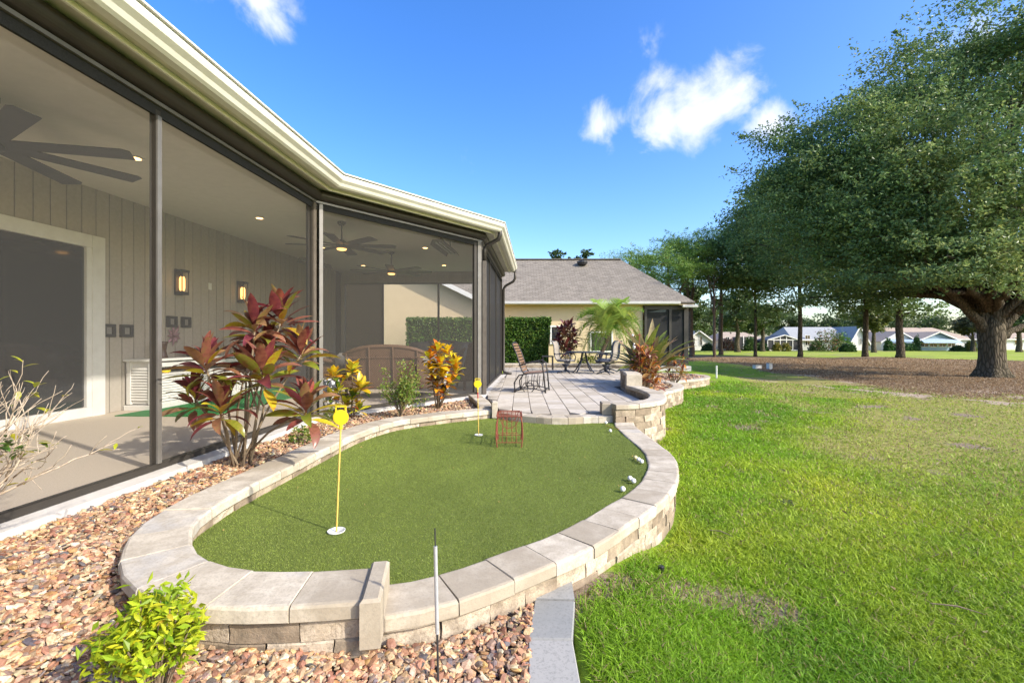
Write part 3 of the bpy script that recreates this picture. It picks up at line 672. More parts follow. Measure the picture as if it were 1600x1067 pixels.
def tile(mb, q):
    z = random.uniform(-.0015, .0015); cx_ = sum(p[0] for p in q) / 4; cy_ = sum(p[1] for p in q) / 4; i = lambda p: (p[0] + (cx_ - p[0]) * .025, p[1] + (cy_ - p[1]) * .025)
    vs_ = [(p[0], p[1], -.03) for p in q] + [(p[0], p[1], z - .004) for p in q] + [(*i(p), z) for p in q]
    mb.add(vs_, [(8, 9, 10, 11)] + [(l * 4 + k, l * 4 + (k + 1) % 4, l * 4 + 4 + (k + 1) % 4, l * 4 + 4 + k) for l in range(2) for k in range(4)])
for d_, q in tiles[:300]:
    mb = MB(); tile(mb, q); mb.build('paver', M['paver'], patio)
mb = MB()
for d_, q in tiles[300:]: tile(mb, q)
stuff(mb.build('paver_field', M['paver'], patio))

# ------------------------------------------------------------------ grass
nB = 320000
yy = 1.2 * (17.0 / 1.2) ** (rng.random(nB) ** .93); u = rng.uniform(-.05, 1.22, nB); xx = u * (yy + 1.5 * (u > .3) * (u - .3))
lawn_block = [(-1, 0), (.33, 0), (.33, 2.56)] + [(p.x, p.y) for p in PR.line(.30, .1) if p.x > .3] + [(p.x, p.y) for p in Path(W2).line(.28, .2)][2:] + [(p.x, p.y) for p in Path(W3).line(.28, .2)] + [(4.4, 14.3)] + [(p.x, p.y) for p in Path(W4).line(.26, .2)] + [(4.8, 19), (-1, 19)]
k = ~inside(xx, yy, lawn_block) & (xx > .3)
bd, sa, fa, ba, dr = masks(xx, yy)
keep = (1 - .97 * bd) * (1 - .95 * sa) * (1 - .72 * ba) * (1 - .6 * dr); k &= rng.random(nB) < keep * smooth(.30, .50, xx + .3 * fbm(xx * 5, yy * 5, 2))
xx, yy, dr, ba = xx[k], yy[k], dr[k], ba[k]; n = len(xx); z0 = lawn_z(xx, yy) - .004
tuft = fbm(xx * 2.2, yy * 2.2, 14); hgt = (.020 + .055 * np.clip(tuft - .2, 0, 1) * rng.random(n) + .016 * rng.random(n)) * (1 + .04 * yy) * (1 - .45 * dr)
wd = (.0021 + .0012 * rng.random(n)) * (1 + .32 * np.maximum(yy - 2, 0)) ; ang = rng.uniform(0, 2 * np.pi, n); la = rng.uniform(0, 2 * np.pi, n); lean = hgt * rng.uniform(.4, 1.9, n)
V = np.empty((n, 5, 3)); ca, sa_ = np.cos(ang) * wd, np.sin(ang) * wd; dx, dy = np.cos(la) * lean, np.sin(la) * lean
V[:, 0] = np.stack([xx - ca, yy - sa_, z0], -1); V[:, 1] = np.stack([xx + ca, yy + sa_, z0], -1)
V[:, 2] = np.stack([xx - ca * .8 + dx * .4, yy - sa_ * .8 + dy * .4, z0 + hgt * .7], -1); V[:, 3] = np.stack([xx + ca * .8 + dx * .4, yy + sa_ * .8 + dy * .4, z0 + hgt * .7], -1)
V[:, 4] = np.stack([xx + dx, yy + dy, z0 + hgt * rng.uniform(.75, 1.15, n)], -1)
o5 = (np.arange(n) * 5)[:, None]; Fc = np.concatenate([o5 + np.array([[0, 1, 3]]), o5 + np.array([[0, 3, 2]]), o5 + np.array([[2, 3, 4]])], 0)
lush = np.array([[.25, .42, .02]]); yel = np.array([[.54, .57, .045]]); dk = np.array([[.16, .31, .018]]); straw = np.array([[.42, .33, .15]])
p_ = fbm(xx * .7, yy * .7, 77)[:, None]; w1 = np.clip((p_ - .38) * 4, 0, 1); cc = dk * (1 - w1) + lush * w1; w2 = np.clip((fbm(xx * .45 + 3, yy * .45, 55)[:, None] - .45) * 4, 0, 1) ; cc = cc * (1 - .85 * w2) + yel * .85 * w2
cc = cc * (1 - .6 * dr[:, None]) + np.array([[.36, .40, .08]]) * .6 * dr[:, None]; cc = cc * rng.uniform(.65, 1.35, (n, 1)); q = rng.random(n) < .06 + .16 * dr + .25 * ba; cc[q] = straw * rng.uniform(.6, 1.1, (q.sum(), 1))
gr = stuff(obj('grass', npmesh('grass', V.reshape(-1, 3), Fc, M['grass'], np.repeat(cc, 5, 0)))); gr['label'] = 'bright green lawn grass blades beside the green wall'; gr['category'] = 'grass'
# litter of leaves and pine straw on the bed under the trees
nL = 90000; yy = 11 * (45 / 11) ** rng.random(nL); u = rng.uniform(.38, 1.25, nL); xx = u * yy; bd, sa, fa, ba, dr = masks(xx, yy); k = rng.random(nL) < bd * .95 + .03; xx, yy = xx[k], yy[k]
xq = rng.uniform(.4, 9, 700); yq = 1.8 * (11 / 1.8) ** rng.random(700); kq = ~inside(xq, yq, lawn_block) & (xq < 1.15 * yq); xx = np.concatenate([xx, xq[kq]]); yy = np.concatenate([yy, yq[kq]]); n = len(xx)
pal = np.array([(.28, .175, .09), (.37, .255, .14), (.17, .105, .055), (.47, .365, .23)]); cc = pal[rng.integers(0, 4, n)] * rng.uniform(.7, 1.2, (n, 1))
C = np.stack([xx, yy, lawn_z(xx, yy) + .02], -1); me = leaf_cards('leaf_litter', C, (.045 + .0022 * yy) * rng.uniform(.5, 1.6, n), .012 + .0009 * yy, cc, M['leaf'], up=.8)
lit = stuff(obj('leaf_litter', me)); lit['label'] = 'brown leaf litter and pine straw under the trees'; lit['category'] = 'leaf litter'

# ------------------------------------------------------------------ the house with its screened porch
V3 = lambda p, z: Vector((p.x, p.y, z))
A0 = Vector((lan1(-4.0), -4.0))
H = thing('house', 'house with cream gutter and bronze-framed screened porch beside the putting green', 'house', (-3.0, 3.0, 0))
bx_ = lambda y: -6.49 + .058 * y                                      # the porch's inner wall
CEIL = 3.30
fl = [(bx_(-4) - .1, -4), (A0.x - .04, -4), (C1.x - .04, C1.y + .01), (C2.x - .03, C2.y + .03), (C3.x - .03, C3.y + .3), (bx_(14.8) - .1, 15.3)]
MB().prism(fl, -.5, 0.0).build('floor', M['floor'], H, True)
MB().prism([(p[0] - (.0 if i < 1 or i > 4 else .0), p[1]) for i, p in enumerate(fl)], CEIL, CEIL + .05).build('ceiling', M['ceiling'], H, True)
walls = [(A0, C1), (C1, C2), (C2, C3)]
def outn(a, b_):
    d = (b_ - a).normalized(); return Vector((d.y, -d.x))
def strip(a, b_, o0, o1, z0, z1, ext0=0, ext1=0):
    d = (b_ - a).normalized(); n_ = outn(a, b_); a = a - d * ext0; b_ = b_ + d * ext1
    return [(a + n_ * o0), (b_ + n_ * o0), (b_ + n_ * o1), (a + n_ * o1)]
# mitred strips that follow the three screen walls
def offline(o):
    ns = [outn(a, b_) for a, b_ in walls]; P_ = [A0 + ns[0] * o]
    for i, c_ in ((0, C1), (1, C2)):
        m_ = (ns[i] + ns[i + 1]); m_ = m_ / m_.length; P_.append(c_ + m_ * (o / m_.dot(ns[i])))
    P_.append(C3 + ns[2] * o); return P_
def run(o0, o1, z0, z1, name, mat, bev=None):
    a = offline(o0); b_ = offline(o1)
    for i in range(3):
        MB().prism([tuple(a[i]), tuple(b_[i]), tuple(b_[i + 1]), tuple(a[i + 1])], z0, z1).build(name, mat, H, True)
run(-.045, .18, -.5, -.006, 'footing', M['concrete'])
run(-.03, .03, 0.0, .05, 'bottom_rail', M['bronze'])
run(-.06, .0, 3.045, 3.30, 'header', M['bronze'])
run(.002, .055, 3.085, 3.115, 'shade_track', M['bronze_light'])
run(.002, .028, 3.0, 3.082, 'brush_seal', M['fringe'])
# the roll-up shade housing: a rounded box section swept along each wall
def sweep(sec, name, mat, sm=True, ext=0.0, parent=None):
    lines = [offline(o) for o, z in sec]
    for i in range(3):
        mb = MB(); n_ = len(sec); vs_ = []
        for e in (0, 1):
            for k in range(n_):
                p = lines[k][i + e]; vs_.append((p.x, p.y, sec[k][1]))
        fs_ = [(k, k + n_, (k + 1) % n_ + n_, (k + 1) % n_) for k in range(n_)] + [tuple(range(n_)), tuple(range(2 * n_ - 1, n_ - 1, -1))]
        o = mb.add(vs_, fs_).build(name, mat, H, True)
        bm = bmesh.new(); bm.from_mesh(o.data); bmesh.ops.recalc_face_normals(bm, faces=bm.faces[:]); bm.to_mesh(o.data); bm.free()
    return None
sec = [(.0, 3.12)] + [(.075 + .075 * math.cos(R(a)), 3.195 + .072 * math.sin(R(a))) for a in range(-90, 91, 15)] + [(.0, 3.267)]
sweep(sec, 'shade_housing', M['bronze'])
run(.002, .42, 3.27, 3.285, 'soffit', M['soffit'])
sweep([(.27, 3.225), (.29, 3.225), (.29, 3.268), (.27, 3.268)], 'soffit_trim', M['cream'])
# K-style gutter with its rolled lip
gsec = [(.36, 3.255), (.43, 3.255), (.455, 3.275), (.475, 3.31), (.515, 3.345), (.525, 3.375), (.525, 3.405), (.51, 3.415), (.50, 3.405), (.50, 3.38), (.36, 3.38)]
sweep(gsec, 'gutter', M['cream'])
run(.35, .54, 3.425, 3.44, 'drip_edge', M['white'])
# roof sheets rising from the eaves
e_ = offline(.50); ridge = [Vector((-9.5, -4)), Vector((-9.5, 6.0)), Vector((-9.5, 10.5)), Vector((-9.5, 14.6))]
mb = MB()
for i in range(3):
    a, b_, c_, d_ = e_[i], e_[i + 1], ridge[i + 1], ridge[i]
    mb.add([(a.x, a.y, 3.445), (b_.x, b_.y, 3.445), (c_.x, c_.y, 5.3), (d_.x, d_.y, 5.3)], [(0, 1, 2, 3)])
a, b_ = e_[3], ridge[3]; mb.add([(a.x, a.y, 3.445), (b_.x, b_.y, 5.3), (b_.x, b_.y, 3.30), (a.x, a.y, 3.30)], [(0, 1, 2, 3)])
mb.build('roof', M['shingle'], H, True)
# posts
def post(p, n_, wd=.05, dp=.055, z0=.0, z1=3.05, mat='bronze', name='post', off=0.0):
    d = Vector((-n_.y, n_.x)); ang = math.atan2(d.y, d.x); c_ = p + n_ * off
    o = MB().box((c_.x, c_.y, (z0 + z1) / 2), (wd, dp, z1 - z0), (0, 0, ang), .004).build(name, M[mat], H, True); return o
n1, n2_, n3 = [outn(a, b_) for a, b_ in walls]; d1 = (C1 - A0).normalized(); d2 = (C2 - C1).normalized(); d3 = (C3 - C2).normalized()
for y in (-1.6, 1.15, 3.87):
    p = Vector((lan1(y), y)); post(p, n1); post(p, n1, .044, .014, .05, 3.0, 'bronze_light', 'post_face', .036)
post(C1 - d1 * .08, n1); post(C1 - d1 * .05, n1, .07, .022, .0, 3.08, 'tan_metal', 'post_face', .042)
post(C1 + d2 * .09, n2_); post(C1 + d2 * .09, n2_, .055, .022, .0, 3.08, 'bronze_light', 'post_face', .042)
post(C1 - d1 * .01 - n1 * .05, n1, .10, .06, .0, 3.05, 'black', 'corner_post')
post(C2 - d2 * .14, n2_, .08, .06); post(C2 - d2 * .05, n2_, .10, .022, .0, 3.1, 'bronze_light', 'post_face', .042)
post(C2 + d3 * .06, n3, .12, .12, .0, 3.05, 'tan_metal', 'corner_post'); post(C3 - d3 * .06, n3, .12, .10)
# door and window screens: one cloth for each bay
def cloth(a, b_, z0, z1, name, mat, off=-.0):
    n_ = outn(a, b_); a = a + n_ * off; b_ = b_ + n_ * off
    return MB().quad((a.x, a.y, z0), (b_.x, b_.y, z0), (b_.x, b_.y, z1), (a.x, a.y, z1)).build(name, M[mat], H, True)
ys_ = [-4, -1.6, 1.15, 3.87, 6.52]
for a, b_ in zip(ys_, ys_[1:]):
    cloth(Vector((lan1(a + .035), a + .035)), Vector((lan1(b_ - .035), b_ - .035)), .05, 3.02, 'screen_cloth', 'screen')
cloth(C1 + d2 * .12, C2 - d2 * .18, .05, 3.02, 'screen_cloth', 'screen')
q = C2 + d3 * .12
L3 = (C3 - d3 * .12 - q).length
for k in range(3):
    cloth(q + d3 * (L3 * k / 3 + .01), q + d3 * (L3 * (k + 1) / 3 - .01), .05, 3.02, 'roll_shade', 'shade')
    if k: post(q + d3 * (L3 * k / 3), n3, .045, .06)
# downspouts with their elbows
def spout(pts, name='downspout'): MB().tube(pts, .042, 10).build(name, M['bronze'], H, True, True)
g2 = offline(.46)[2]; w2 = C2 + n3 * .10 + d3 * .02
spout([(g2.x - .03, g2.y + .05, 3.33), (g2.x - .03, g2.y + .05, 3.2), (g2.x - .06, g2.y + .06, 3.12), (w2.x + .06, w2.y, 3.02), (w2.x, w2.y, 2.93), (w2.x, w2.y, 2.7)])
MB().box((w2.x, w2.y, 1.35), (.075, .10, 2.7), (0, 0, 0), .006).build('downspout', M['tan_metal'], H, True)
g3 = offline(.46)[3]; w3 = C3 + n3 * .09
spout([(g3.x, g3.y - .12, 3.33), (g3.x, g3.y - .12, 3.05), (g3.x - .06, g3.y - .11, 2.95), (w3.x + .06, w3.y - .05, 2.82), (w3.x, w3.y - .02, 2.72), (w3.x, w3.y - .02, .12), (w3.x + .05, w3.y - .05, .05), (w3.x + .25, w3.y - .12, .035)])
# inner wall of upright boards
bw = MB(); bw.prism([(bx_(-4) - .25, -4), (bx_(-4), -4), (bx_(15), 15.05), (bx_(15) - .25, 15.05)], 0, CEIL + .04); wall_o = bw.build('back_wall', M['groove'], H, True)
y = -3.9; ang = math.atan(.058)
DOOR0, DOOR1, DTOP = 2.35, 6.56, 2.42
while y < 14.5:
    yc = y + .1; z0 = 0.0
    if DOOR0 - .2 < yc < DOOR1 + .15: z0 = DTOP + .17
    MB().box((bx_(yc) + .012, yc, (z0 + CEIL) / 2), (.022, .192, CEIL - z0), (0, 0, -ang), .004).build('siding_board', M['siding'], wall_o, True)
    y += .207
# sliding door
dr_o = MB().box((bx_(4.45) + .03, (DOOR0 + DOOR1) / 2, .07), (.10, DOOR1 - DOOR0 + .3, .14), (0, 0, -ang), .006).build('door', M['white'], H, True)
def dbar(y0, y1, z0, z1, dp=.06, name='door_frame', mat='white', off=.05):
    yc = (y0 + y1) / 2; MB().box((bx_(yc) + off, yc, (z0 + z1) / 2), (dp, y1 - y0, z1 - z0), (0, 0, -ang), .004).build(name, M[mat], dr_o, True)
dbar(DOOR1 - .02, DOOR1 + .17, 0, DTOP + .18, .075); dbar(DOOR0 - .17, DOOR0 + .02, 0, DTOP + .18, .075); dbar(DOOR0 + .022, DOOR1 - .022, DTOP, DTOP + .18, .075)
dbar(DOOR1 - .095, DOOR1 - .022, .14, DTOP - .002, .05); dbar(DOOR0 + .022, DOOR0 + .095, .14, DTOP - .002, .05); dbar(4.40, 4.50, .14, DTOP - .002, .05)
dbar(DOOR0 + .10, 4.398, .15, DTOP - .01, .012, 'pane', 'glass', .035); dbar(4.502, DOOR1 - .10, .15, DTOP - .01, .012, 'pane', 'glass', .035)
# far end of the porch: boarded head, one shade rolled down, light screens
fy = lambda x: 14.72 - .05 * (x + .36)
fw = MB().prism([(bx_(14.8) - .3, fy(-5.6) + .0), (C3.x, fy(C3.x)), (C3.x, fy(C3.x) + .12), (bx_(14.8) - .3, fy(-5.6) + .12)], 2.96, CEIL + .03).build('end_wall', M['siding'], H, True)
x = bx_(14.8) + .05
while x < C3.x - .1:
    MB().box((x + .1, fy(x + .1) - .012, (2.965 + CEIL) / 2), (.197, .022, CEIL - 2.97), (0, 0, math.atan(-.05)), .004).build('siding_board', M['siding'], fw, True); x += .207
for x in (-4.25, -2.4, C3.x - .2):
    MB().box((x, fy(x) + .05, 1.48), (.06, .08, 2.96), None, .004).build('post', M['bronze'], H, True)
MB().bar((bx_(14.8), fy(-5.6) + .05, 2.945), (C3.x, fy(C3.x) + .05, 2.945), .07, .05).build('header', M['bronze'], H, True)
MB().prism([(bx_(14.8) - .1, fy(-5.6) - .02), (bx_(14.8) + .12, fy(-5.6) - .02), (bx_(14.8) + .12, fy(-5.6) + .12), (bx_(14.8) - .1, fy(-5.6) + .12)], 0, 2.955).build('end_wall', M['siding'], H, True)
for a, b_, mt, nm in ((bx_(14.8) + .13, -4.29, 'shade', 'roll_shade'), (-4.21, -2.44, 'far_screen', 'screen_cloth'), (-2.36, C3.x - .24, 'far_screen', 'screen_cloth')):
    MB().quad((a, fy(a) + .05, .03), (b_, fy(b_) + .05, .03), (b_, fy(b_) + .05, 2.92), (a, fy(a) + .05, 2.92)).build(nm, M[mt], H, True)
MB().prism([(bx_(-4) - .2, -4.2), (A0.x, -4.2), (A0.x, -4.0), (bx_(-4) - .2, -4.0)], 0, CEIL).build('side_wall', M['siding'], H, True)
# recessed lights
for X_, Y_ in [(-4.55, 5.5), (-4.55, 8.2), (-4.5, 10.85), (-4.4, 13.45), (-2.07, 10.85), (-2.0, 13.4)]:
    o = MB().lathe([(.085, -.012), (.085, -.004), (.06, -.002)], (X_, Y_, CEIL), 20).build('recessed_light', M['white'], H, True)
    MB().lathe([(.056, -.016), (.056, -.0125)], (X_, Y_, CEIL), 20).build('lens', M['downlight'], o, True)
# ------------------------------------------------------------------ things on and in the porch
def fan(label, x, y, z, rz, Lb=1.0, lit=True, drop=.4):
    t_ = thing('ceiling_fan', label, 'ceiling fan', (x, y, z), rz, 'ceiling fans on the porch')
    MB().lathe([(.035, .28 + drop - .4 + .05), (.075, drop - .04), (.075, drop)], (0, 0, 0), 16).build('canopy', M['dark'], t_)
    MB().tube([(0, 0, .08), (0, 0, drop - .03)], .014, 8).build('downrod', M['dark'], t_)
    MB().lathe([(.07, -.06), (.105, -.04), (.11, .02), (.075, .085), (.03, .11)], (0, 0, 0), 18).build('motor', M['dark'], t_, sm=True)
    if lit: MB().lathe([(.03, -.095), (.075, -.085), (.09, -.062)], (0, 0, 0), 18).build('lamp', M['lamp'], t_, sm=True)
    for k in range(8):
        a = k * math.pi / 4; mb = MB(); T = Matrix.Rotation(a, 3, 'Z') @ Matrix.Rotation(R(-7), 3, 'X')
        P_ = [(.10, -.04), (.24, -.085), (Lb - .05, -.105), (Lb, -.07), (Lb - .03, .095), (.24, .08), (.10, .04)]
        n_ = len(P_); vs_ = [T @ Vector((p[0], p[1], zz_)) for zz_ in (-.004, .004) for p in P_]
        mb.add(vs_, [tuple(range(n_ - 1, -1, -1)), tuple(range(n_, 2 * n_))] + [(i, (i + 1) % n_, n_ + (i + 1) % n_, n_ + i) for i in range(n_)]).build('blade', M['dark'], t_)
fan('large charcoal ceiling fan seen close behind the nearest screen', -4.72, 4.10, 2.87, R(14), 1.12, False, .43)
fan('charcoal ceiling fan with a lit lamp, the nearer of two behind the angled screen', -3.18, 8.5, 2.86, R(8), 1.0, True, .44)
fan('charcoal ceiling fan with a lit lamp, the farther of two behind the angled screen', -3.02, 11.4, 2.82, R(12), 1.0, True, .48)
def heater(label, x, y, z, L_, rz):
    t_ = thing('patio_heater', label, 'heater', (x, y, z), rz, 'ceiling heaters')
    MB().prism([(-.10, -L_ / 2), (.10, -L_ / 2), (.10, L_ / 2), (-.10, L_ / 2)], .05, .09).build('housing', M['bronze_light'], t_)
    for s_ in (-1, 1):
        MB().add([(s_ * .10, -L_ / 2, .09), (s_ * .10, L_ / 2, .09), (s_ * .15, L_ / 2, -.02), (s_ * .15, -L_ / 2, -.02)], [(0, 1, 2, 3)]).build('reflector', M['bronze_light'], t_)
        MB().tube([(s_ * .04, -L_ / 2 + .03, .03), (s_ * .04, L_ / 2 - .03, .03)], .014, 8).build('heating_tube', M['galv'], t_)
    for s_ in (-1, 1): MB().tube([(0, s_ * L_ * .3, .09), (0, s_ * L_ * .3, CEIL - z)], .012, 6).build('bracket', M['dark'], t_)
heater('grey infrared heater hung under the porch ceiling at the angled corner', -1.42, 9.75, 3.02, 1.35, R(-6))
heater('grey infrared heater hung under the ceiling at the inner wall', -5.0, 11.6, 3.0, 1.2, R(-6))
def lantern(label, y):
    x = bx_(y) + .025; t_ = thing('wall_lantern', label, 'lantern', (x, y, 2.13), -ang, 'wall lanterns on the boarded wall')
    MB().box((.02, 0, 0), (.03, .15, .46), None, .005).build('back_plate', M['dark'], t_)
    MB().box((.09, 0, -.20), (.13, .17, .05), None, .006).build('base', M['dark'], t_)
    MB().box((.09, 0, .20), (.14, .18, .04), None, .006).build('cap', M['dark'], t_)
    for sx, sy in ((.032, -1), (.148, -1), (.032, 1), (.148, 1)): MB().box((sx, sy * .074, 0), (.014, .014, .36)).build('bar', M['dark'], t_)
    MB().lathe([(.035, -.15), (.045, -.1), (.045, .06), (.03, .1)], (.09, 0, 0), 12).build('lamp', M['lamp'], t_, sm=True)
lantern('lit dark wall lantern nearer the sliding door', 8.15); lantern('lit dark wall lantern behind the tall red-leaved plant', 9.82)
def boxes(label, ys, z, group):
    for i, (y, lab) in enumerate(zip(ys, label)):
        x = bx_(y) + .025; t_ = thing('picture_frame', lab, 'picture frame', (x, y, z), -ang, group)
        for (a, b_, c_, d_) in ((0, -.075, .20, .045), (0, .075, .20, .045), (-.078, 0, .045, .105), (.078, 0, .045, .105)): MB().box((.025, a, b_), (.05, c_, d_), None, .004).build('frame', M['dark'], t_)
        MB().box((.012, 0, 0), (.02, .11, .105)).build('picture', M['cushion'], t_)
boxes(['small dark square frame nearest the sliding door', 'small dark square frame right of the one by the sliding door'], [6.82, 7.12], 1.24, 'small dark frames on the boarded wall')
boxes(['small dark square frame above the pink flower, left of two', 'small dark square frame above the pink flower, right of two'], [8.0, 8.32], 1.42, 'small dark frames on the boarded wall')
fx = bx_(8.05) + .03; t_ = thing('flower_ornament', 'pinkish metal flower ornament on the boarded wall above the cabinet', 'ornament', (fx, 8.05, 1.17), -ang)
for k in range(9):
    a = R(20 + 40 * k); l_ = random.uniform(.14, .26); mb = MB(); c_, s_ = math.cos(a), math.sin(a); w_ = .035
    mb.add([(.01, 0, 0), (.03, c_ * l_ * .5 - s_ * w_, s_ * l_ * .5 + c_ * w_), (.015, c_ * l_, s_ * l_), (.03, c_ * l_ * .5 + s_ * w_, s_ * l_ * .5 - c_ * w_), (.05, c_ * l_ * .5, s_ * l_ * .5)], [(0, 1, 4), (1, 2, 4), (2, 3, 4), (3, 0, 4)])
    mb.build('petal', surf('pink_metal', (.30, .17, .19), None, 20, .5, .3) if k == 0 else bpy.data.materials['pink_metal'], t_)
MB().lathe([(.02, -.02), (.045, 0), (.02, .02)], (.03, 0, 0), 10).build('centre', bpy.data.materials['pink_metal'], t_)
sw = MB().box((0, 0, 0), (.014, .08, .13), None, .003).mesh('switch_plate', M['white']); o = obj('switch_plate', sw); o.location = (bx_(8.95) + .032, 8.95, 2.15); o.rotation_euler = (0, 0, -ang); tag(o, 'small white plate on the boarded wall between the lanterns', 'switch plate')
# white louvred cabinet
cy0, cL, cD, cH = 7.08, 2.75, .42, .80
t_ = thing('console_cabinet', 'long white louvred console cabinet against the boarded wall', 'cabinet', (bx_(8.4) + .28, cy0 + cL / 2, 0), -ang)
MB().box((0, 0, cH - .02), (cD + .05, cL + .06, .04), None, .006).build('top', M['white'], t_)
MB().box((0, 0, .04), (cD + .04, cL + .05, .08), None, .006).build('plinth', M['white'], t_)
for s_ in (-1, 1):
    for sx in (-1, 1): MB().box((sx * (cD / 2 - .03), s_ * (cL / 2 - .03), .43), (.06, .06, .68), None, .004).build('corner_post', M['white'], t_)
    for k in range(12): MB().box((0, s_ * (cL / 2 - .025), .17 + k * .043), (cD - .13, .012, .036), (R(28 * s_), 0, 0)).build('louvre', M['white'], t_)
    MB().box((0, s_ * (cL / 2 - .045), .43), (cD - .12, .012, .66)).build('end_panel', M['white'], t_)
MB().box((-.19, 0, .43), (.02, cL - .1, .66)).build('back_panel', M['cushion'], t_)
MB().box((0, 0, .545), (cD - .02, cL - .12, .03)).build('shelf', M['white'], t_)
for k in range(4):
    yk = -cL / 2 + .12 + (k + .5) * (cL - .24) / 4; wk = (cL - .24) / 4 - .03
    d_ = MB().box((cD / 2 - .03, yk, .30), (.02, wk, .44), None, .003).build('door', M['white'], t_)
    for q_ in range(9): MB().box((cD / 2 - .012, yk, .13 + q_ * .042), (.012, wk - .10, .034), (0, R(-28), 0)).build('louvre', M['white'], d_)
MB().box((cD / 2 - .03, 0, .70), (.03, cL - .12, .07), None, .003).build('rail', M['white'], t_)
cabx = bx_(8.4) + .28
def lathe_thing(name, label, cat, loc, prof, mat, n=16):
    o = obj(name, MB().lathe(prof, (0, 0, 0), n).mesh(name, mat, True)); o.location = loc; return tag(o, label, cat)
brownglass = surf('brown_glaze', (.10, .045, .025), (.06, .03, .02), 14, .25)
lathe_thing('vase', 'dark brown waisted vase on the white cabinet', 'vase', (cabx - .08, 7.55, cH), [(.085, 0), (.075, .03), (.055, .12), (.07, .22), (.085, .27), (.08, .272)], brownglass)
lathe_thing('jar', 'dark glass jar standing at the right on the white cabinet', 'jar', (cabx - .02, 8.75, cH), [(.08, 0), (.095, .03), (.095, .15), (.06, .19), (.06, .22), (.075, .225)], brownglass)
lathe_thing('bowl', 'low dark domed bowl on the white cabinet', 'bowl', (cabx + .0, 8.2, cH), [(.10, 0), (.13, .03), (.12, .09), (.07, .14), (.02, .155)], M['dark'])
lathe_thing('dish', 'small yellow dish on the open shelf of the white cabinet', 'dish', (cabx + .05, 7.45, .562), [(.04, 0), (.07, .02), (.075, .04), (.07, .041)], M['yellow'])
mat_ = surf('green_putting_mat', (.015, .20, .04), (.012, .16, .03), 180, .9, bump=.5, bscale=260)
mtx = MB(); mtx.prism([(-5.72, 6.55), (-4.35, 6.5), (-4.0, 10.4), (-5.35, 10.45)], .001, .014); tag(mtx.build('putting_mat', mat_), 'flat bright green putting mat on the porch floor before the cabinet', 'mat')
# wicker seats
def wicker_seat(label, x, y, rz, wd, cush=True, group='wicker seats', back_h=1.0):
    t_ = thing('wicker_sofa' if wd > 1.2 else 'wicker_armchair', label, 'sofa' if wd > 1.2 else 'armchair', (x, y, 0), rz, group)
    # curved back shell: the back is at -y, the seat opens to +y
    mb = MB(); n_ = 14; vs_ = []; fs_ = []
    for k in range(n_ + 1):
        u_ = -1 + 2 * k / n_; xx_ = u_ * wd / 2; bow = .30 * abs(u_) ** 3; top = back_h - .30 * abs(u_) ** 2.6
        for off, zz_ in ((-.38, .22), (-.47, top)):
            for th in (0, .05): vs_.append((xx_, off + bow + th, zz_))
    for k in range(n_):
        a = k * 4; c_ = a + 4; fs_ += [(a, c_, c_ + 2, a + 2), (a + 3, c_ + 3, c_ + 1, a + 1), (a + 2, c_ + 2, c_ + 3, a + 3), (a + 1, c_ + 1, c_, a)]
    fs_ += [(0, 2, 3, 1), (n_ * 4 + 1, n_ * 4 + 3, n_ * 4 + 2, n_ * 4)]
    bk = mb.add(vs_, fs_).build('back', M['wicker'], t_)
    top = [(-wd / 2 + wd * k / n_, -.45 + .30 * abs(-1 + 2 * k / n_) ** 3, back_h - .30 * abs(-1 + 2 * k / n_) ** 2.6) for k in range(n_ + 1)]
    MB().tube(top, .038, 8).build('top_roll', M['wicker'], bk, sm=True)
    for k in range(2, n_ - 1, 3): MB().tube([(top[k][0], top[k][1] - .035, top[k][2]), (top[k][0], top[k][1] + .05, .22)], .015, 6).build('rib', M['wicker'], bk)
    MB().bar((-wd / 2 + .3, -.45, back_h - .2), (wd / 2 - .3, -.45, back_h - .2), .02, .02).build('rail', M['wicker'], bk)
    MB().box((0, .02, .27), (wd - .1, .74, .16), None, .02).build('seat_base', M['wicker'], t_)
    for s_ in (-1, 1):
        MB().tube([(s_ * wd / 2, -.2, .78), (s_ * (wd / 2 + .04), .1, .66), (s_ * (wd / 2 + .02), .36, .62), (s_ * wd / 2, .42, .5), (s_ * (wd / 2 - .02), .40, .2)], .05, 8).build('arm', M['wicker'], t_, sm=True)
        MB().box((s_ * (wd / 2 - .01), .08, .40), (.05, .62, .42), None, .01).build('side_panel', M['wicker'], t_)
        for yy_ in (-.32, .36): MB().tube([(s_ * (wd / 2 - .08), yy_, 0), (s_ * (wd / 2 - .08), yy_, .2)], .03, 8).build('leg', M['wicker'], t_)
    if cush:
        m_ = max(1, round(wd / .65)); cw = (wd - .14) / m_
        for k in range(m_):
            xc = -wd / 2 + .07 + (k + .5) * cw
            MB().box((xc, .05, .41), (cw - .015, .66, .14), None, .045).build('seat_cushion', M['cushion'], t_, sm=True)
            MB().box((xc, -.25, .66 if back_h < 1.02 else .76), (cw - .02, .17, .40 if back_h < 1.02 else .56), (R(14), 0, 0), .06).build('back_cushion', M['cushion'], t_, sm=True)
    return t_
wicker_seat('brown wicker sofa seen from behind through the angled screen', -2.35, 8.75, R(4), 2.0, True, back_h=.98)
wicker_seat('wicker sofa with grey cushions at the far end of the porch', -2.05, 12.9, R(180), 2.0, back_h=1.06)
wicker_seat('wicker armchair with grey cushion turned sideways near the angled corner', -1.15, 10.35, R(62), .85, back_h=1.05)
wicker_seat('wicker armchair with grey cushion at the left of the seating', -4.0, 10.0, R(-90), .85, back_h=1.0)
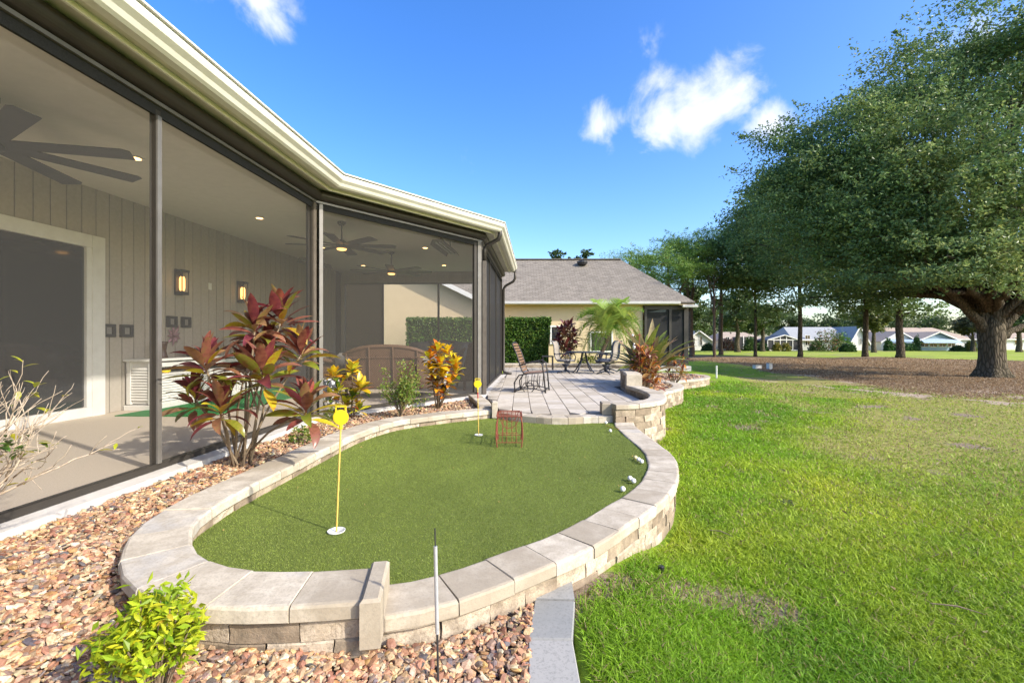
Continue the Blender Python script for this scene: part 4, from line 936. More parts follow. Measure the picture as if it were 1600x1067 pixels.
# white ceramic stools with a dark pattern
cm, t = mat_new('patterned_ceramic'); b = NB(t); v = b.coords('Object'); vo = b.n('ShaderNodeTexVoronoi'); vo.inputs['Scale'].default_value = 16; b.l(v, vo.inputs['Vector'])
b.out(b.principled(b.ramp(vo.outputs['Distance'], [(.36, (.74, .74, .72)), (.46, (.06, .07, .09))]), .25).outputs[0])
for lab, x, y in (('white patterned ceramic stool left of the wicker sofa behind the screen', -3.06, 7.62), ('white patterned ceramic stool right of the wicker sofa behind the screen', -1.42, 9.15)):
    lathe_thing('ceramic_stool', lab, 'stool', (x, y, 0), [(.13, 0), (.15, .02), (.18, .15), (.185, .28), (.16, .42), (.145, .45), (.12, .46)], cm, 20)

# ------------------------------------------------------------------ on the putting green
def flag(label, cup, h, lean, red):
    t_ = thing('putting_flag', label, 'golf flag', cup, 0, 'putting flags')
    top = Vector((lean[0], lean[1], h))
    MB().tube([(0, 0, -.03), tuple(top)], .0055, 8).build('pole', M['pole_yellow'], t_)
    if red: MB().tube([tuple(top * .78), tuple(top * .9)], .007, 8).build('red_sleeve', surf('red_tape', (.5, .04, .04), None, 9, .5), t_)
    mb = MB(); c_ = top + Vector((0, 0, .045)); n_ = 28
    vs_ = [c_ + Vector((r_ * math.cos(2 * math.pi * k / n_), y_, r_ * math.sin(2 * math.pi * k / n_))) for r_, y_ in ((.044, -.004), (.048, -.003), (.048, .003), (.044, .004)) for k in range(n_)]
    fs_ = [tuple(range(n_)), tuple(range(4 * n_ - 1, 3 * n_ - 1, -1))] + [(l * n_ + (k + 1) % n_, l * n_ + k, l * n_ + n_ + k, l * n_ + n_ + (k + 1) % n_) for l in range(3) for k in range(n_)]
    d_ = mb.add(vs_, fs_).build('disc', M['yellow'], t_)
    MB().tube([c_ + Vector((0, 0, -.072)), c_ + Vector((0, 0, -.045))], .011, 10).build('socket', M['yellow'], d_)
    a, b_, e = c_ + Vector((-.030, 0, .034)), c_ + Vector((-.030, 0, .068)), .006
    for p, q_ in ((a, b_), (Vector((-a.x + 2 * c_.x, a.y, a.z)), Vector((-b_.x + 2 * c_.x, b_.y, b_.z))), (b_ + Vector((-.003, 0, 0)), Vector((-b_.x + 2 * c_.x + .003, b_.y, b_.z)))): MB().bar(p, q_, .008, .008, (0, 1, 0), .0).build('handle', M['yellow'], d_)
    for k in range(4): MB().box(c_ + Vector((-.018 + .012 * k, 0, .0555)), (.0085, .004, .012), None, .002).build('raised_mark', M['black'], d_)
for cp in CUPS:
    nm = 'nearer' if cp.y < 4 else 'farther'
    o = obj('putting_cup', MB().lathe([(.052, -.002), (.054, .006), (.050, .006), (.049, -.0015), (.0, -.0015)], (0, 0, 0), 28).mesh('putting_cup', M['cupwhite'], True)); o.location = cp + Vector((0, 0, .004)); tag(o, f'white rim of the {nm} putting cup', 'cup')
flag('yellow putting flag in the nearer cup', CUPS[0], .67, (.028, 0), False); flag('small yellow putting flag in the farther cup', CUPS[1], .60, (-.012, 0), True)
# rusty wire rack
t_ = thing('wire_rack', 'rusty red wire rack standing on the putting green', 'wire rack', (-.03, 5.28, GREEN_Z))
wr = lambda pts, r_=.0045, nm='wire': MB().tube(pts, r_, 6).build(nm, M['rust'], t_)
for y_ in (-.2, .2):
    for s_ in (-1, 1): wr([(s_ * .135, y_, .0), (s_ * .15, y_, .12), (s_ * .145, y_, .26), (s_ * .125, y_, .345)], .007, 'leg')
    wr([(-.14, y_, .055), (.14, y_, .055)]); wr([(-.125, y_, .345), (.125, y_, .345)], .007)
    for x_ in (-.08, -.03, .03, .08): wr([(x_, y_, .055), (x_ * .9, y_, .345)], .0035)
    wr([(-.11, y_, .34), (-.08, y_, .26), (-.03, y_, .215), (.03, y_, .215), (.08, y_, .26), (.11, y_, .34)], .0045)
for s_ in (-1, 1):
    for z_ in (.055, .15, .25, .345): wr([(s_ * .143, -.2, z_), (s_ * .143, .2, z_)])
    for y_ in (-.12, -.04, .04, .12): wr([(s_ * .143, y_, .055), (s_ * .138, y_, .345)], .004)
for z_, y_ in ((.345, -.1), (.345, 0), (.345, .1)): wr([(-.13, y_, z_), (.13, y_, z_)], .0045)
wr([(-.1, -.2, .16), (.1, -.2, .16)], .0035)
# golf balls
ballm = MB(); bm = bmesh.new(); bmesh.ops.create_icosphere(bm, subdivisions=3, radius=.0215); bme = bpy.data.meshes.new('golf_ball'); bm.to_mesh(bme); bm.free(); bme.materials.append(M['ball']); bme.polygons.foreach_set('use_smooth', [True] * len(bme.polygons))
yb = bme.copy(); yb.materials.clear(); yb.materials.append(surf('yellow_ball', (.78, .66, .32), None, 6, .35))
for px_, py_, lab, yl in ((949, 659, 'white golf ball at the far end of the green, by the step stones', 0), (956, 672, 'white golf ball second from the step stones along the right wall', 0), (996, 715, 'yellowish golf ball against the right wall of the green', 1),
                          (1001, 718, 'white golf ball touching the yellowish one on its near side', 0), (1005.5, 721, 'white golf ball nearest the wall beside the yellowish ball', 0), (988, 748, 'white golf ball, left one of the near touching pair', 0), (993.5, 752, 'white golf ball, right one of the near touching pair', 0), (977, 765, 'white golf ball nearest to the camera, lying alone', 0)):
    p = G(px_, py_ + 4, GREEN_Z); o = obj('golf_ball', yb if yl else bme); o.location = (p.x - .02, p.y, GREEN_Z + .027); tag(o, lab, 'golf ball', 'golf balls on the putting green')
o = MB().tube([(1.30, 6.35, GREEN_Z + .012), (1.42, 6.05, GREEN_Z + .012)], .005, 6).build('stick', M['pole_yellow']); tag(o, 'thin tan stick lying between two balls on the green', 'stick')
# marker stake in the front gravel
t_ = thing('marker_stake', 'thin upright stake with a grey sleeve in the front gravel', 'stake', (-.292, 1.80, -.26))
MB().tube([(0, 0, 0), (-.004, 0, .22)], .0045, 8).build('rod', M['dark'], t_); MB().tube([(-.004, 0, .20), (-.011, 0, .545)], .0075, 10).build('sleeve', M['galv'], t_); MB().tube([(-.011, 0, .54), (-.013, 0, .615)], .003, 6).build('tip', M['dark'], t_)
# lawn fittings
t_ = thing('sprinkler_head', 'small black sprinkler head in the lawn beside the wall', 'sprinkler', (.93, 2.84, lawn_z(.93, 2.84)))
MB().lathe([(.016, -.03), (.016, .03), (.02, .032), (.02, .05), (.014, .055)], (0, 0, 0), 12).build('body', M['black'], t_)
p = LG(1228, 790); p.z = float(lawn_z(p.x, p.y)); o = obj('drain_lid', MB().lathe([(.075, 0), (.08, .006), (.07, .012), (.0, .012)], (0, 0, 0), 18).mesh('drain_lid', M['black'])); o.location = p; tag(o, 'black round lid set in the lawn', 'lid')
p = LG(1119.5, 591); o = obj('marker_post', MB().tube([(0, 0, -.05), (0, 0, .52)], .035, 8).mesh('marker_post', M['white'])); o.location = (p.x, p.y, float(lawn_z(p.x, p.y))); tag(o, 'short white post standing in the lawn', 'post')
for px_, py_, sx, sz, lab in ((1183, 567, .46, .24, 'low white utility box beyond the lawn'), (1202, 568, .22, .42, 'upright pale utility pedestal beyond the lawn')):
    p = LG(px_, py_); t_ = thing('utility_box', lab, 'utility box', (p.x, p.y, float(lawn_z(p.x, p.y)) - .03), R(8)); MB().box((0, 0, sz / 2), (sx, .3, sz), None, .03).build('body', M['white'], t_); MB().box((0, 0, sz + .015), (sx + .04, .34, .03), None, .008).build('lid', M['gutter_grey'], t_)
for px_, py_, L_, lab in ((1126, 845, .14, 'pale broken twig lying in the grass near the wall'), (1495, 968, .22, 'dark thin twig lying in the grass at the right')):
    p = LG(px_, py_); z_ = float(lawn_z(p.x, p.y)) + .035; tag(MB().tube([(p.x - L_ / 2, p.y + .04, z_), (p.x, p.y, z_ + .008), (p.x + L_ / 2, p.y - .05, z_ - .01)], [.003, .005, .002], 6).build('twig', M['stem']), lab, 'twig')

# ------------------------------------------------------------------ patio furniture
def glider(label, x, y, rz):
    t_ = thing('glider_chair', label, 'chair', (x, y, 0), rz)            # faces +x
    tb = lambda pts, r_=.013, nm='frame': MB().tube(pts, r_, 8).build(nm, M['iron'], t_, sm=True)
    for s_ in (-1, 1):
        yk = s_ * .29
        tb([(-.30, yk, .0), (-.32, yk, .2), (-.22, yk, .36), (.0, yk, .40), (.26, yk, .42)], .014, 'side_frame')
        tb([(.34, yk, 0), (.30, yk, .42), (.27, yk, .60), (.18, yk, .655), (-.12, yk, .60), (-.22, yk, .56)], .016, 'arm')
        tb([(-.30, yk, .03), (-.1, yk, .09), (.1, yk, .09), (.34, yk, .03)], .012, 'base_rail'); tb([(-.1, yk, .02), (-.17, yk, .10), (-.10, yk, .2), (.05, yk, .2), (.12, yk, .10), (.05, yk, .02)], .010, 'scroll')
        for xk in (-.18, -.05, .08, .2): tb([(xk, yk * .9, .09), (xk + .02, yk * .9, .36)], .008, 'spindle')
        tb([(-.1, yk, .39), (-.16, yk, .46), (-.27, yk, .80), (-.36, yk, 1.0)], .015, 'back_post')
        tb([(-.3, yk, 0), (-.3, yk * 1.05, .004)], .02, 'foot')
    tb([(-.3, -.29, .06), (-.3, .29, .06)]); tb([(.33, -.29, .06), (.33, .29, .06)]); tb([(-.36, -.29, 1.0), (-.375, -.15, 1.035), (-.38, 0, 1.045), (-.375, .15, 1.035), (-.36, .29, 1.0)], .016, 'top_rail')
    for k in range(10):
        z_ = .46 + k * .06; xk = -.155 - (z_ - .46) * .37; MB().box((xk, 0, z_), (.012, .57, .045), (0, R(-20), 0), .005).build('back_strap', M['strap'], t_)
    for k in range(7): MB().box((-.10 + k * .06, 0, .405 + .004 * k), (.046, .57, .014), None, .005).build('seat_strap', M['strap'], t_)
glider('brown strapped glider chair with scrolled iron frame near the screened porch', .42, 9.75, R(-12))
def swivel(label, x, y, rz):
    t_ = thing('swivel_chair', label, 'chair', (x, y, 0), rz, 'swivel chairs at the patio table')   # faces +x
    tb = lambda pts, r_=.014, nm='frame': MB().tube(pts, r_, 8).build(nm, M['blue_iron'], t_, sm=True)
    for k in range(4):
        a = R(45 + 90 * k); tb([(0, 0, .09), (.16 * math.cos(a), .16 * math.sin(a), .07), (.31 * math.cos(a), .31 * math.sin(a), .015)], [.03, .025, .018], 'foot')
    MB().lathe([(.05, .06), (.045, .2), (.12, .27), (.12, .30)], (0, 0, 0), 12).build('pedestal', M['blue_iron'], t_, sm=True)
    MB().box((.02, 0, .42), (.50, .50, .07), None, .03).build('seat', M['cushion'], t_, sm=True)
    vs_ = []; n_ = 8
    for k in range(n_ + 1):
        u_ = k / n_; z_ = .42 + .64 * u_; xk = -.23 - .17 * u_ - .03 * math.sin(u_ * 6)
        for yk in (-.235, 0, .235): vs_.append((xk - (.035 if yk == 0 else 0), yk, z_))
    fs_ = [(k * 3 + j, k * 3 + j + 1, k * 3 + j + 4, k * 3 + j + 3) for k in range(n_) for j in range(2)]
    sl = MB().add(vs_, fs_).build('sling_back', M['sling'], t_, sm=True); sm_ = sl.modifiers.new('thickness', 'SOLIDIFY'); sm_.thickness = .012
    for s_ in (-1, 1):
        tb([(.24, s_ * .25, .38), (-.2, s_ * .25, .40)] + [(-.23 - .17 * u_ - .03 * math.sin(u_ * 6), s_ * .25, .42 + .64 * u_) for u_ in (.15, .35, .55, .75, .9)] + [(-.42, s_ * .22, 1.06)], .016, 'side_rail')
        tb([(.22, s_ * .25, .38), (.26, s_ * .29, .52), (.20, s_ * .31, .635), (.0, s_ * .31, .65), (-.24, s_ * .28, .62), (-.30, s_ * .26, .66)], .016, 'arm')
        tb([(.14, s_ * .27, .40), (.05, s_ * .30, .5), (.10, s_ * .30, .62)], .010, 'scroll')
    tb([(-.42, -.22, 1.06), (-.42, .22, 1.06)], .014, 'top_rail')
swivel('sling-backed swivel chair at the left of the patio table by the hedge', 1.78, 15.1, R(-25)); swivel('sling-backed swivel chair at the right front of the patio table', 3.02, 14.7, R(150))
swivel('sling-backed swivel chair half hidden at the right back of the patio table', 3.35, 15.9, R(200))
t_ = thing('patio_table', 'dark metal patio table with splayed legs between the swivel chairs', 'table', (2.45, 15.5, 0))
MB().lathe([(.50, .665), (.56, .67), (.57, .685), (.56, .70), (.3, .703)], (0, 0, 0), 28, 1.1, 1.0).build('table_top', M['blue_iron'], t_)
for k in range(4):
    a = R(45 + 90 * k); c_, s_ = math.cos(a), math.sin(a); MB().tube([(.08 * c_, .08 * s_, .66), (.12 * c_, .12 * s_, .42), (.30 * c_, .30 * s_, .12), (.42 * c_, .42 * s_, 0)], .022, 8).build('leg', M['blue_iron'], t_, sm=True)
MB().lathe([(.13, .40), (.14, .41), (.13, .42)], (0, 0, 0), 16).build('brace_ring', M['blue_iron'], t_)
t_ = thing('side_table', 'small low dark side table by the hedge', 'side table', (1.3, 16.6, 0)); MB().box((0, 0, .50), (.42, .42, .04), None, .008).build('table_top', M['iron'], t_)
for sx, sy in ((-1, -1), (1, -1), (1, 1), (-1, 1)): MB().box((sx * .18, sy * .18, .24), (.03, .03, .48)).build('leg', M['iron'], t_)

# ------------------------------------------------------------------ neighbouring house
def uvplane(o, axis_u, axis_v):
    """lay shingle courses along the roof: metres along the eave and up the slope"""
    me = o.data; uv = me.uv_layers.new(name='UVMap'); U_, V_ = Vector(axis_u).normalized(), Vector(axis_v).normalized()
    for lp in me.loops: p = me.vertices[lp.vertex_index].co; uv.data[lp.index].uv = (p.dot(U_), p.dot(V_))
def roof_face(pts, parent, mat, name='roof_slope', u_dir=None, thick=.05):
    pts = [Vector(p) for p in pts]; n_ = len(pts); nn = (pts[1] - pts[0]).cross(pts[2] - pts[0]).normalized()
    if nn.z < 0: pts = pts[::-1]; nn = -nn
    u_ = Vector(u_dir) if u_dir else (pts[1] - pts[0]).normalized(); v_ = nn.cross(u_)
    lo = [p - Vector((0, 0, thick)) for p in pts]
    o = MB().add(pts + lo, [tuple(range(n_)), tuple(range(2 * n_ - 1, n_ - 1, -1))] + [(i, n_ + i, n_ + (i + 1) % n_, (i + 1) % n_) for i in range(n_)]).build(name, mat, parent, True); uvplane(o, u_, v_); return o
def window(parent, x0, x1, y, z0, z1, frame='white', mull=1, facing=-1, axis='x', pane='glass'):
    """a framed window on a wall that faces -y"""
    f_ = .07; mb = MB(); yc = y + facing * .03
    for a, b_, c_, d_ in ((x0 - f_, x1 + f_, z1, z1 + f_), (x0 - f_, x1 + f_, z0 - f_, z0), (x0 - f_, x0, z0, z1), (x1, x1 + f_, z0, z1)): mb.box(((a + b_) / 2, yc, (c_ + d_) / 2), (b_ - a, .08, d_ - c_))
    for k in range(mull): xx_ = x0 + (x1 - x0) * (k + 1) / (mull + 1); mb.box((xx_, yc, (z0 + z1) / 2), (.04, .05, z1 - z0))
    wo_ = mb.build('window', M[frame], parent, True); MB().box(((x0 + x1) / 2, y + facing * .008, (z0 + z1) / 2), (x1 - x0, .012, z1 - z0)).build('pane', M[pane], wo_, True); return wo_
NB_ = thing('neighbouring_house', 'beige stucco house with brown shingle hip roof beyond the patio', 'house', (3, 23, 0))
NY, NE = 23.0, 2.98
MB().prism([(-9, NY), (6.6, NY), (6.6, 31), (-9, 31)], -1.2, 3.0).build('wall', M['beige'], NB_, True)
RY, RZ = 26.6, 5.78; exR = 9.05
roof_face([(-9, NY - .5, NE), (exR, NY - .5, NE), (6.35, RY, RZ), (-9, RY, RZ)], NB_, M['shingle'], u_dir=(1, 0, 0))
roof_face([(exR, NY - .5, NE), (exR, 31.2, NE), (6.35, RY + .2, RZ)], NB_, M['shingle'], u_dir=(0, 1, 0))
roof_face([(-9, RY, RZ), (6.35, RY, RZ), (exR, 31.2, NE), (-9, 31.2, NE)], NB_, M['shingle'], u_dir=(1, 0, 0))
MB().bar((-9, RY, RZ + .02), (6.35, RY, RZ + .02), .25, .05).build('ridge_cap', M['shingle'], NB_, True)
MB().box((-.4, NY - .56, NE - .05), (17.4, .14, .14), None, .02).build('gutter', M['gutter_grey'], NB_, True); MB().box((8.78, NY - .56, NE - .22), (.75, .14, .13), None, .02).build('gutter', M['gutter_grey'], NB_, True)
MB().box((0, NY - .25, NE - .13), (18, .5, .02)).build('soffit', M['beige'], NB_, True)
MB().lathe([(.22, 0), (.3, .12), (.30, .2), (.05, .26)], (4.0, RY - .7, RZ - .42), 14).build('roof_vent', M['dark'], NB_, True)
window(NB_, 4.0, 5.02, NY, .55, 1.45, 'white', 0); window(NB_, 2.0, 2.45, NY, .95, 1.75, 'white', 0)
# its dark screened porch
for x_, w_ in ((6.72, .12), (7.95, .12), (8.75, .22)): MB().box((x_, NY - .1, 1.35), (w_, .12, 3.0), None, .005).build('porch_post', M['bronze'], NB_, True)
for z_, h_ in ((2.72, .2), (.0, .2)): MB().box((7.75, NY - .1, z_), (2.2, .10, h_), None, .004).build('porch_rail', M['bronze'], NB_, True)
for a, b_ in ((6.79, 7.88), (8.02, 8.63)): MB().quad((a, NY - .1, .1), (b_, NY - .1, .1), (b_, NY - .1, 2.62), (a, NY - .1, 2.62)).build('porch_screen', M['shade'], NB_, True)
MB().quad((8.8, NY, -.1), (8.8, 29, -.1), (8.8, 29, 2.7), (8.8, NY, 2.7)).build('porch_screen', M['shade'], NB_, True)
MB().prism([(6.6, NY - .15), (9, NY - .15), (9, 30), (6.6, 30)], -1.2, -.22).build('porch_slab', M['concrete'], NB_, True); MB().prism([(6.6, 26.4), (9, 26.4), (9, 26.5), (6.6, 26.5)], -.2, 2.7).build('porch_wall', M['beige'], NB_, True)
# its gabled wing nearer to us
MB().add([(-11, 21, -.5), (-1.5, 21, -.5), (-1.5, 21, 2.9), (-6.2, 21, 5.2), (-11, 21, 2.9), (-11, 22.9, -.5), (-1.5, 22.9, -.5), (-1.5, 22.9, 2.9), (-6.2, 22.9, 5.2), (-11, 22.9, 2.9)],
         [(0, 1, 2, 3, 4), (9, 8, 7, 6, 5), (1, 6, 7, 2), (0, 4, 9, 5)]).build('gable_wall', M['beige'], NB_, True)
sl = (5.2 - 2.9) / 4.7
roof_face([(-6.2, 20.6, 5.32), (-1.15, 20.6, 5.32 - 5.05 * sl), (-1.15, 24, 5.32 - 5.05 * sl), (-6.2, 24, 5.32)], NB_, M['shingle'], u_dir=(0, 1, 0)); roof_face([(-6.2, 20.6, 5.32), (-11.3, 20.6, 5.32 - 5.1 * sl), (-11.3, 24, 5.32 - 5.1 * sl), (-6.2, 24, 5.32)], NB_, M['shingle'], u_dir=(0, 1, 0))
MB().bar((-6.2, 20.58, 5.2), (-1.12, 20.58, 5.2 - 5.08 * sl), .05, .2, (0, 0, 1)).build('rake_board', M['white'], NB_, True)

# ------------------------------------------------------------------ far houses across the fairway
far_white = surf('far_white_siding', (.70, .68, .64), (.64, .62, .58), 2, .8); far_blue = surf('far_blue_siding', (.22, .32, .42), (.19, .28, .38), 2, .7); awn = surf('pale_blue_awning', (.33, .43, .52), (.28, .38, .47), 4, .6); far_grey = surf('far_grey_siding', (.50, .51, .50), None, 2, .8)
FZ = -.83
def gable_house(label, x0, x1, y, d, zw, zr, wallm, roofm, wins=(), front_gable=True, dx=None, extras=None):
    t_ = thing('far_house', label, 'house', ((x0 + x1) / 2, y, FZ)); ov = .4
    if front_gable:
        xm = (x0 + x1) / 2; MB().add([(x0, y, FZ), (x1, y, FZ), (x1, y, zw), (xm, y, zr), (x0, y, zw), (x0, y + d, FZ), (x1, y + d, FZ), (x1, y + d, zw), (xm, y + d, zr), (x0, y + d, zw)], [(0, 1, 2, 3, 4), (9, 8, 7, 6, 5), (1, 6, 7, 2), (0, 4, 9, 5)]).build('wall', wallm, t_, True)
        s_ = (zr - zw) / (xm - x0)
        for sg in (-1, 1):
            xe = xm + sg * ((x1 - x0) / 2 + ov); ze = zr - s_ * ((x1 - x0) / 2 + ov) + .12
            roof_face([(xm, y - ov, zr + .12), (xe, y - ov, ze), (xe, y + d + ov, ze), (xm, y + d + ov, zr + .12)], t_, roofm, 'roof', (0, 1, 0)); MB().bar((xm, y - ov - .02, zr + .04), (xe, y - ov - .02, ze - .08), .06, .22).build('rake_board', M['white'], t_, True)
    else:
        MB().prism([(x0, y), (x1, y), (x1, y + d), (x0, y + d)], FZ, zw).build('wall', wallm, t_, True); ym = y + d / 2; hx = dx if dx is not None else 3.0
        roof_face([(x0 - ov, y - ov, zw), (x1 + ov, y - ov, zw), (x1 + ov - hx, ym, zr), (x0 - ov + hx, ym, zr)], t_, roofm, 'roof', (1, 0, 0)); roof_face([(x0 - ov, y + d + ov, zw), (x1 + ov, y + d + ov, zw), (x1 + ov - hx, ym, zr), (x0 - ov + hx, ym, zr)], t_, roofm, 'roof', (1, 0, 0))
        roof_face([(x1 + ov, y - ov, zw), (x1 + ov, y + d + ov, zw), (x1 + ov - hx, ym, zr)], t_, roofm, 'roof', (0, 1, 0)); roof_face([(x0 - ov, y - ov, zw), (x0 - ov, y + d + ov, zw), (x0 - ov + hx, ym, zr)], t_, roofm, 'roof', (0, 1, 0))
        MB().box(((x0 + x1) / 2, y - ov - .03, zw - .06), (x1 - x0 + .8, .1, .18)).build('gutter', M['white'], t_, True)
    for a, b_, c_, d_ in wins: window(t_, a, b_, y, c_, d_, 'white', 1)
    return t_
fx = lambda px_, y: (px_ - 800) / F * y
fzz = lambda py_, y: CAMZ - (py_ - 531) / F * y
Yh = 84.0
gable_house('far white gabled house at the left, beyond the pine trunks', fx(1070, Yh), fx(1113, Yh), Yh, 9, fzz(533, Yh), fzz(517, Yh), far_white, M['shingle_tan'], [(fx(1083, Yh), fx(1085.5, Yh), .4, 1.4), (fx(1093, Yh), fx(1097, Yh), .1, 1.7)])
h2 = gable_house('far tan-roofed house half hidden behind the trunks', fx(1128, Yh), fx(1200, Yh), Yh, 10, fzz(532, Yh), fzz(518, Yh), far_white, M['shingle_tan'], [(fx(1134, Yh), fx(1139, Yh), .1, 1.6)], False, 2.5)
MB().box((fx(1157, Yh), Yh - .9, .55), (fx(1171, Yh) - fx(1145, Yh), 1.6, 2.2)).build('porch_screen', M['dark'], h2, True)
for px_ in (1145, 1154, 1162, 1171): MB().box((fx(px_, Yh), Yh - 1.75, .6), (.16, .12, 2.4)).build('porch_post', M['white'], h2, True)
h3 = gable_house('far pale house with a long light grey roof', fx(1240, Yh), fx(1332, Yh), Yh, 9, fzz(531, Yh), fzz(510, Yh), far_grey, M['shingle_grey'], [(fx(1258, Yh), fx(1265, Yh), .1, 1.9), (fx(1300, Yh), fx(1304, Yh), .3, 1.5)], False, 1.2)
h3b = gable_house('far white gabled wing at the right end of the grey-roofed house', fx(1318, Yh), fx(1346, Yh), Yh - 1.5, 8, fzz(535, Yh), fzz(511, Yh), far_white, M['shingle_grey'], [(fx(1333, Yh), fx(1336, Yh), .3, 1.3)])
# its gabled screen room with white bars
Ys = 80.0; t_ = thing('screen_room', 'far gabled screen room with white bars and dark screens', 'screen room', (fx(1223, Ys), Ys, FZ)); xa, xb = fx(1199, Ys), fx(1248, Ys); xm = (xa + xb) / 2 + .2; ze, zr = fzz(531, Ys), fzz(523.5, Ys)
MB().add([(xa, Ys, FZ), (xb, Ys, FZ), (xb, Ys, ze), (xm, Ys, zr), (xa, Ys, ze), (xa, Ys + 4, FZ), (xb, Ys + 4, FZ), (xb, Ys + 4, ze), (xm, Ys + 4, zr), (xa, Ys + 4, ze)], [(0, 1, 2, 3, 4), (1, 6, 7, 2), (0, 4, 9, 5), (4, 3, 8, 9), (3, 2, 7, 8)]).build('screen_cloth', M['dark'], t_, True)
zt_ = lambda x_: ze + (zr - ze) * (1 - abs(x_ - xm) / ((xb - xa) / 2 + .2))
for k in range(6):
    x_ = xa + (xb - xa) * k / 5; MB().bar((x_, Ys - .05, FZ), (x_, Ys - .05, max(zt_(x_), ze)), .12, .1, (0, 1, 0)).build('bar', M['white'], t_, True)
for z_ in (FZ + .12, ze): MB().box(((xa + xb) / 2, Ys - .06, z_), (xb - xa, .08, .16)).build('bar', M['white'], t_, True)
for sg in (xa, xb): MB().bar((sg, Ys - .08, ze), (xm, Ys - .08, zr), .3, .16).build('roof_beam', M['white'], t_, True)
# the blue house
Yb = 82.0
hb = gable_house('far blue gabled house with a row of windows under a pale awning', fx(1437, Yb), fx(1494, Yb), Yb, 9, fzz(531, Yb), fzz(519, Yb), far_blue, M['shingle_tan'], [(fx(1438.5 + 14 * k, Yb), fx(1449.5 + 14 * k, Yb), fzz(541.5, Yb), fzz(536.5, Yb)) for k in range(4)])
MB().add([(fx(1436, Yb), Yb - .03, fzz(529, Yb)), (fx(1493, Yb), Yb - .03, fzz(529, Yb)), (fx(1494, Yb), Yb - 1.2, fzz(535.5, Yb)), (fx(1435, Yb), Yb - 1.2, fzz(535.5, Yb)), (fx(1436, Yb), Yb - .03, fzz(529, Yb) - .06), (fx(1493, Yb), Yb - .03, fzz(529, Yb) - .06), (fx(1494, Yb), Yb - 1.2, fzz(535.5, Yb) - .06), (fx(1435, Yb), Yb - 1.2, fzz(535.5, Yb) - .06)], [(0, 1, 2, 3), (7, 6, 5, 4), (3, 2, 6, 7), (0, 3, 7, 4), (1, 5, 6, 2)]).build('awning', awn, hb, True)
hw = gable_house('far pale house with a blue awning, left of the blue house', fx(1384, Yb), fx(1438, Yb), Yb + 1, 9, fzz(533, Yb), fzz(518, Yb), far_white, M['shingle_tan'], [(fx(1398 + 12 * k, Yb), fx(1406 + 12 * k, Yb), fzz(540, Yb), fzz(536, Yb)) for k in range(3)])
MB().box((fx(1413, Yb), Yb + .3, fzz(533, Yb)), (fx(1434, Yb) - fx(1392, Yb), 1.5, .3), (R(20), 0, 0)).build('awning', awn, hw, True)
hx_ = gable_house('far long house with a tan roof behind the blue house', fx(1350, 92), fx(1520, 92), 92, 10, fzz(530, 92), fzz(511, 92), far_white, M['shingle_tan'], [(fx(1375, 92), fx(1380, 92), .2, 1.6)], False, 4)
gable_house('far house with a tan roof at the right edge of the view', fx(1560, 88), fx(1640, 88), 88, 10, fzz(530, 88), fzz(513, 88), far_white, M['shingle_tan'], [(fx(1585, 88), fx(1592, 88), .2, 1.6)], False, 4)

# ------------------------------------------------------------------ trees
def blob_leaves(blobs, per, flat=.7, shell=.55):
    out = []; 
    for (c_, r_) in blobs:
        n_ = max(20, int(per * r_ ** 2)); d = unit(rng.normal(size=(n_, 3))); rad = r_ * (shell + (1 - shell) * rng.random((n_, 1)) ** .6) * (1 + .18 * rng.normal(size=(n_, 1)))
        p = d * rad; p[:, 2] *= flat; p[:, 2] -= .12 * r_ * (d[:, 2] < 0); out.append(p + np.array(c_))
    # loose sprays that break the outline of every mass
    for (c_, r_) in blobs:
        for _ in range(5):
            d0 = Vector((random.gauss(0, 1), random.gauss(0, 1), random.gauss(.15, .6))).normalized(); n_ = max(6, int(per * .07 * r_ ** 1.5)); u_ = rng.random((n_, 1))
            out.append(np.array(c_) + np.array(d0)[None] * r_ * (.8 + .75 * u_) * np.array([[1, 1, .75]]) + rng.normal(0, .11 * r_, (n_, 3)) * (1.2 - u_))
    return np.concatenate(out, 0)
def crown_blobs(c_, rx, ry, rz, n_, rb, low=-.55, inner=.35):
    B = []
    while len(B) < n_:
        d = Vector((random.gauss(0, 1), random.gauss(0, 1), random.gauss(0, 1))).normalized()
        if d.z < low: continue
        f_ = random.uniform(inner, 1) ** .5; B.append(((c_[0] + d.x * rx * f_, c_[1] + d.y * ry * f_, c_[2] + d.z * rz * f_), random.uniform(*rb)))
    return B
def bough(mb, a, b_, r0, r1, sag=.0, wob=.12, n_=6):
    a = Vector(a); b_ = Vector(b_); L_ = (b_ - a).length; pts = []
    for k in range(n_ + 1):
        u_ = k / n_; p = a.lerp(b_, u_) + Vector((random.gauss(0, wob), random.gauss(0, wob), random.gauss(0, wob))) * (0 if k in (0, n_) else L_ * .12); p.z += sag * math.sin(u_ * math.pi) * L_; pts.append(p)
    mb.tube(pts, [r0 + (r1 - r0) * (k / n_) for k in range(n_ + 1)], 8); return pts
